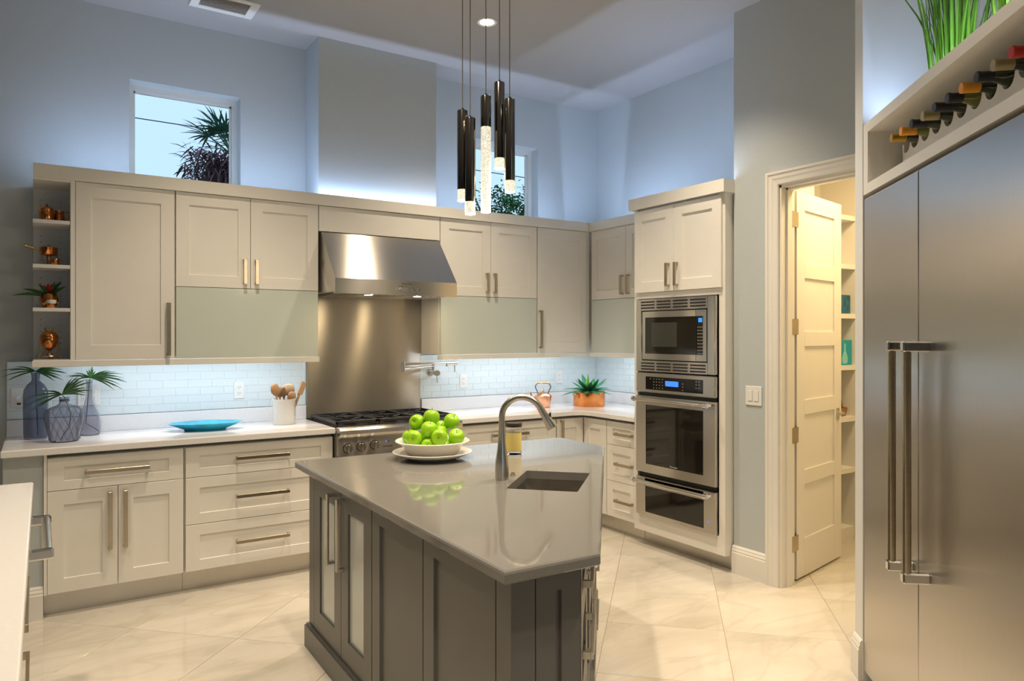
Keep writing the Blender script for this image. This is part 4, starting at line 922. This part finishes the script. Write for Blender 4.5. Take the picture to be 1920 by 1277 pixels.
# ------------------------------------------------------------------ pantry shelving and its things
t = thing('pantry_shelves', 'white pantry shelving unit seen past the open door', 'shelf unit', (4.49, 3.14, 0))
MB().box(0, .02, 0, .30, 0, 2.41).build('side_panel', 'trimw', t); MB().box(.61, .63, 0, .30, 0, 2.41).build('side_panel', 'trimw', t); MB().box(.02, .61, .285, .30, .1, 2.41).build('back_panel', 'shelfw', t)
for z in (.545, .925, 1.305, 1.685, 2.05, 2.41): MB().box(.02, .61, 0, .285, z-.035, z).build('shelf', 'trimw', t)
MB().box(.02, .61, .015, .30, 0, .105).build('plinth', 'trimw', t)
tag(MB().box(4.93, 5.08, 3.17, 3.20, 1.6855, 1.825).build('picture_book', noise_tint(mat('blue_cover', (.02, .12, .20), .4), 25, .6)), 'dark blue picture book standing on pantry shelf', 'book')
t = thing('gift_box', 'turquoise box with pale vase print on pantry shelf', 'box', (4.93, 3.165, 1.3055)); MB().box(0, .16, 0, .06, 0, .185).build('carton', mat('teal_card', (.02, .33, .42), .5), t); MB().lathe([(0, .01), (.030, .015), (.038, .05), (.025, .08), (.010, .105), (.009, .16), (0, .161)], 20, .075, 0, 0, sy=.03).build('print', mat('pale_teal', (.25, .60, .62), .5), t)
t = thing('wicker_basket', 'small woven basket with hoop handle on pantry shelf', 'basket', (5.02, 3.24, .9255)); MB().lathe([(0, 0), (.06, 0), (.075, .06), (.07, .06), (.055, .006), (0, .006)], 24).build('basket', noise_tint(mat('wicker', (.35, .19, .07), .7), 60, .5, stretch=(1, 1, 4)), t); MB().tube([(-.07, 0, .055), (-.055, 0, .11), (0, 0, .135), (.055, 0, .11), (.07, 0, .055)], .004, 6).build('handle', 'dwood', t, 60)

# ------------------------------------------------------------------ refrigerators, wine rack, plants: local x along the wall towards the camera, y = depth
for (a, b_, hx_, lb) in ((.002, .579, .527, 'narrow stainless refrigerator column beside the white wall end'), (.582, 1.52, .668, 'wide stainless refrigerator column away from the white wall end')):
    t = thing('refrigerator', lb, 'refrigerator', (*FP, 0), FR)
    MB().box(a, b_, .046, .64, .02, 2.125).build('body', 'black', t)
    d = MB().box(a, b_, 0, .045, .055, 2.118, .004).build('door', 'fsteel', t)
    h = MB().cyl((hx_, -.072, .695), (hx_, -.072, 1.466), .0145, n=20).build('handle', 'nickel', d, 40)
    for z in (.678, 1.483): MB().box(hx_-.0165, hx_+.0165, -.089, 0, z-.0185, z+.0185, .005).build('handle_bracket', 'chrome', h)
    MB().box(a, b_, .06, .62, 0, .02).build('toe_grille', 'black', t)
t = thing('wine_rack', 'white built in wine rack box above the refrigerators', 'wine rack', (*FP, 0), FR)
RL = 1.52
MB().box(-.006, .048, 0, .06, 2.137, 2.445).box(RL-.05, RL, 0, .06, 2.137, 2.445).box(.048, RL-.05, 0, .06, 2.137, 2.180).box(.048, RL-.05, 0, .06, 2.402, 2.445).build('face_frame', 'trimw', t)
MB().box(-.006, RL, .06, .62, 2.137, 2.178).build('bottom_board', 'trimw', t); MB().box(-.006, RL, .06, .62, 2.404, 2.425).build('top_board', 'trimw', t)
MB().box(-.006, .046, .06, .62, 2.178, 2.404).build('side_board', 'trimw', t); MB().box(.046, RL, .56, .575, 2.178, 2.404).build('back_board', 'trimw', t)
BS = [.178+k*.1005 for k in range(12)]
pl = []; pl.append((.125, 2.178)); pl.append((RL-.05, 2.178)); pl.append((RL-.05, 2.322))
bsx = [.098+.05]+BS
for s_ in reversed([.150]+[q+.06 for q in BS]):
    for k in range(9):
        a = -math.pi*k/8; pl.append((s_+.0405*math.cos(a), 2.322+.0405*math.sin(a)))
pl.append((.125+.0, 2.322))
# the scalloped board is built as a strip of quads under the notches
mb = MB(); top = pl[2:]
seg = top
vs = []; 
for (x, z) in seg: vs += [(x, .118, 2.178), (x, .118, z), (x, .134, 2.178), (x, .134, z)]
fs = []
for i in range(len(seg)-1):
    a = i*4; b = a+4; fs += [(a, a+1, b+1, b), (a+2, b+2, b+3, a+3), (a+1, a+3, b+3, b+1)]
a = 0; fs.append((0, 2, 3, 1)); e_ = (len(seg)-1)*4; fs.append((e_, e_+1, e_+3, e_+2))
mb.add(vs, fs).build('bottle_board', 'trimw', t)
mb = MB(); mb.add([(x, y+.30, z) for (x, y, z) in vs], fs).build('bottle_board', 'trimw', t)
FO = ['fo_go', 'fo_or', 'fo_bk', 'fo_tan', 'fo_bk', 'fo_bk', 'fo_or', 'fo_bk', 'fo_tan', 'fo_red', 'fo_bk']
FL = ['gold', 'orange', 'black', 'champagne', 'black', 'black', 'orange', 'black', 'champagne', 'red', 'black']
LB = ['wine bottle with dull gold capsule, first beside the empty notch', 'wine bottle with orange capsule next to the dull gold one', 'wine bottle with black capsule between orange and champagne ones', 'wine bottle with champagne capsule between two black ones', 'dark wine bottle with black capsule next to the olive bottle', 'olive glass wine bottle with black capsule',
      'wine bottle with orange capsule next to the olive bottle', 'wide necked dark bottle with black capsule between orange and champagne', 'wine bottle with champagne capsule next to the red one', 'wine bottle with red capsule', 'wine bottle with black capsule next to the red one']
def bottle(i):
    s_ = BS[i]+.06; t = thing('wine_bottle', LB[i], 'bottle', (0, 0, 0), 0, 'wine bottles in the rack')
    t.matrix_basis = TR(*FP, 0, FR) @ Matrix.Translation((s_, .028, 2.3215)) @ Matrix.Rotation(R_(-90), 4, 'X')     # local z = depth
    fat = i in (5, 7); sh_ = .060 if fat else .078
    MB().lathe([(0, .002), (.0150, .002), (.0153, .05), (.0160, sh_-.012), (.023, sh_+.008), (.034, sh_+.026), (.0375, sh_+.045), (.038, .29), (.034, .295), (0, .292)], 24).build('glass', 'bottle2' if i in (5, 1) else 'bottle', t, 60)
    MB().lathe([(0, -.0006), (.0165, -.0004), (.0175, .002), (.0175, .010), (.0165, .012), (.0162, .055 if not fat else .048), (.0154, .0555 if not fat else .0485)], 24).build('capsule', FO[i], t, 40)
for i in range(11): bottle(i)
def grass(label, s_, seed):
    rnd = random.Random(seed); T0 = TR(*FP, 0, FR) @ Matrix.Translation((s_, .16, 2.4255))
    t = thing('grass_plant', label, 'plant', (0, 0, 0), 0, 'ornamental grasses above the wine rack'); t.matrix_basis = T0
    MB().lathe([(0, 0), (.055, 0), (.07, .07), (.064, .07), (.06, .06), (0, .058)], 24).build('pot', 'white', t, 50); mb = MB()
    for k in range(130):
        a = rnd.uniform(0, 6.283); r0 = rnd.uniform(0, .085); ln = rnd.uniform(.34, .72); tilt = rnd.uniform(.02, .26)*(1 if k % 9 else 2.0); bx, by = r0*math.cos(a), r0*math.sin(a)
        pts = []
        for q in (0, .25, .5, .75, 1): o_ = tilt*ln*(q*.6+q*q*.5); pts.append((bx+math.cos(a)*o_, by+math.sin(a)*o_*.7, .05+ln*q*(1-.18*tilt*q)))
        wd = rnd.uniform(.0018, .0048); th_ = a+rnd.uniform(-1.2, 1.2)+1.57; mb.blade(pts, [wd, wd, wd*.85, wd*.6, .0004], (math.cos(th_), math.sin(th_), 0), .2)
    mb.build('blades', 'grass', t)
grass('green grass plant nearer the white wall end above the wine rack', .50, 3); grass('bright green grass plant above the red capped bottle', .93, 9)
area('led_fridge_top', tuple((TR(*FP, 0, FR) @ Vector((.75, .09, 2.44)))), (R_(180), 0, FR), 1.4, .012, 5.5, COVE)

# ------------------------------------------------------------------ peninsula at the left edge
t = thing('peninsula_countertop', 'white quartz peninsula countertop with squared corner', 'countertop')
slab([(-.95, .70), (-.030, .70), (-.012, 3.575), (-.95, 3.575)], .884, ZT).build('slab', 'quartz', t)
t = thing('peninsula_cabinet', 'white peninsula base cabinet with drawers', 'cabinet', (-.052, 2.86, 0), -math.pi/2)
# local x runs towards the camera, depth runs towards -X
def PT(): return TR(-.060, 2.86, 0, -math.pi/2) @ Matrix.Scale(-1, 4, (0, 1, 0))
t.matrix_basis = TR(-.052, 3.54, 0, -math.pi/2)
mir = Matrix.Scale(-1, 4, (0, 1, 0))
def pbox(name, m, *a):
    mb = MB(); mb.T = mir; return mb.box(*a).build(name, m, t)
pbox('body', 'cab', .68, 2.75, .022, .80, .127, .883); pbox('toe_kick', 'kick', .68, 2.75, .075, .78, 0, .127)
for k in range(2):
    x0 = .682+k*1.03
    for (a, b_, hz) in ((g1, zt, .773), (g2, g1, .543), (zb, g2, .268)):
        d = shaker(1.026, b_-a-.003, .077, .05, T=mir @ Matrix.Translation((x0, 0, a))).build('drawer', 'cab', t); pull(x0+.40, hz, .45, False, T=mir).build('handle', 'nickel', d)
t = thing('dishwasher', 'panelled dishwasher with heavy steel bar handle', 'dishwasher'); t.matrix_basis = TR(-.052, 3.54, 0, -math.pi/2)
pbox('body', 'cab', .062, .678, .022, .60, .127, .880); pbox('end_panel', 'cab', 0, .06, .0, .80, 0, .883); pbox('toe_kick', 'kick', .062, .678, .075, .60, 0, .127)
d = shaker(.612, .735, .075, .075, T=mir @ Matrix.Translation((.064, 0, .13))).build('door', 'cab', t)
mb = MB(); mb.T = mir; h = mb.cyl((.105, -.082, .79), (.635, -.082, .79), .0155, n=18).build('handle', 'nickel2', d, 40)
for xa_ in (.088, .628):
    mb = MB(); mb.T = mir; mb.box(xa_, xa_+.024, -.100, 0, .772, .808, .006).build('handle_bracket', 'chrome', h)

# ------------------------------------------------------------------ outside the windows
tag(MB().box(-40, 40, 5.5, 60, -.5, -.1).build('lawn', noise_tint(mat('lawn', (.06, .10, .03), .9), 3, .3)), 'green lawn outside behind the house', 'lawn', kind='structure')
def pix(x, y, d):      # a direction in the photograph at a chosen distance
    return Vector((0, 0, 1.52))+(Rv*((x-960)/1365.4)+Fv+Vector((0, 0, (630.3-y)/1365.4)))*d
rnd = random.Random(4)
cpt = pix(436, 306, 11.0)
t = thing('palm_tree', 'shaggy palm tree outside the left clerestory window', 'tree', (cpt.x, cpt.y, -.1))
hz = cpt.z+.1
MB().tube([(0, 0, 0), (.05, .05, hz*.5), (0, 0, hz)], [.22, .18, .17], 12).build('trunk', 'stem', t, 60)
mb = MB()
for k in range(2600):
    a = rnd.uniform(0, 6.283); el = rnd.uniform(-.9, .6); r = rnd.uniform(.10, .74)**1.0; c_ = Vector((math.cos(a)*math.cos(el), math.sin(a)*math.cos(el), math.sin(el)*.9))*r+Vector((0, 0, hz-.12))
    d = Vector((rnd.uniform(-1, 1), rnd.uniform(-1, 1), rnd.uniform(-1, .4))).normalized()*rnd.uniform(.08, .26); mb.blade([tuple(c_), tuple(c_+d*.5+Vector((0, 0, -.01))), tuple(c_+d+Vector((0, 0, -.05)))], [.010, .013, .003], d.cross(Vector((.3, .2, 1))).normalized())
mb.build('dead_skirt', noise_tint(mat('dead_fronds', (.15, .08, .085), .9), 6, .5), t)
for k in range(13):
    a = k*2.399; el = .25+.95*rnd.random(); d = Vector((math.cos(a)*math.cos(el), math.sin(a)*math.cos(el), math.sin(el))); b0 = Vector((0, 0, hz+.12)); c0 = b0+d*.42
    mb = MB(); mb.tube([tuple(b0), tuple(b0+d*.22), tuple(c0)], .012, 5); sd = d.cross(Vector((0, 0, 1))).normalized(); up = sd.cross(d)
    for q in range(17):
        g_ = (q/16-.5)*3.4; dv = (d*math.cos(g_)+sd*math.sin(g_)+up*.15*math.sin(q*2.7)).normalized(); l = .48*(1-.25*abs(g_)/1.7)
        mb.blade([tuple(c0+dv*l*s+Vector((0, 0, -.22*l*s*s))) for s in (0, .4, .75, 1)], [.008, .016, .010, .001], dv.cross(up).normalized())
    mb.build('frond', noise_tint(mat('fan_frond', (.05, .13, .075), .6), 4, .4) if k == 0 else bpy.data.materials['fan_frond'], t)
cpt = pix(938, 372, 13.0)
t = thing('leafy_tree', 'leafy green tree outside the right clerestory window', 'tree', (cpt.x, cpt.y, -.1)); hz = cpt.z+.1
MB().tube([(0, 0, 0), (.1, 0, hz*.4), (0, .05, hz*.8)], [.2, .15, .09], 10).build('trunk', 'stem', t, 60)
br = MB()
for k in range(16):
    a = k*2.399; el = .2+.9*rnd.random(); d = Vector((math.cos(a)*math.cos(el), math.sin(a)*math.cos(el), math.sin(el))); br.tube([(0, .03, hz*.72), tuple(Vector((0, .03, hz*.78))+d*.4), tuple(Vector((0, .03, hz*.8))+d*rnd.uniform(.7, 1.2))], [.04, .025, .008], 6)
br.build('branches', 'stem', t, 60)
mb = MB(); cl = [(Vector((rnd.uniform(-.85, .85), rnd.uniform(-.85, .85), hz-.25+rnd.uniform(-.75, .50))), rnd.uniform(.14, .26)) for _ in range(42)]
for k in range(5200):
    c0, rr = cl[k % len(cl)]; v_ = Vector((rnd.gauss(0, 1), rnd.gauss(0, 1), rnd.gauss(0, .7)))*rr*.62; c_ = c0+v_
    d = Vector((rnd.uniform(-1, 1), rnd.uniform(-1, 1), rnd.uniform(-.6, .6))).normalized()*rnd.uniform(.04, .075); mb.blade([tuple(c_), tuple(c_+d*.5), tuple(c_+d)], [.006, .020, .001], d.cross(Vector((.2, .3, 1))).normalized())
mb.build('foliage', noise_tint(mat('tree_leaf', (.05, .16, .05), .6), 3, .45), t)
p0, p1 = pix(150, 205, 16.0), pix(560, 268, 17.5)
tag(MB().tube([tuple(p0-(p1-p0)*2), tuple(p0.lerp(p1, .0)), tuple(p0.lerp(p1, .5)), tuple(p1), tuple(p1+(p1-p0)*2)], .012, 6).build('power_line', mat('cable', (.05, .06, .10), .6)), 'thin dark overhead cable crossing the sky outside', 'cable')
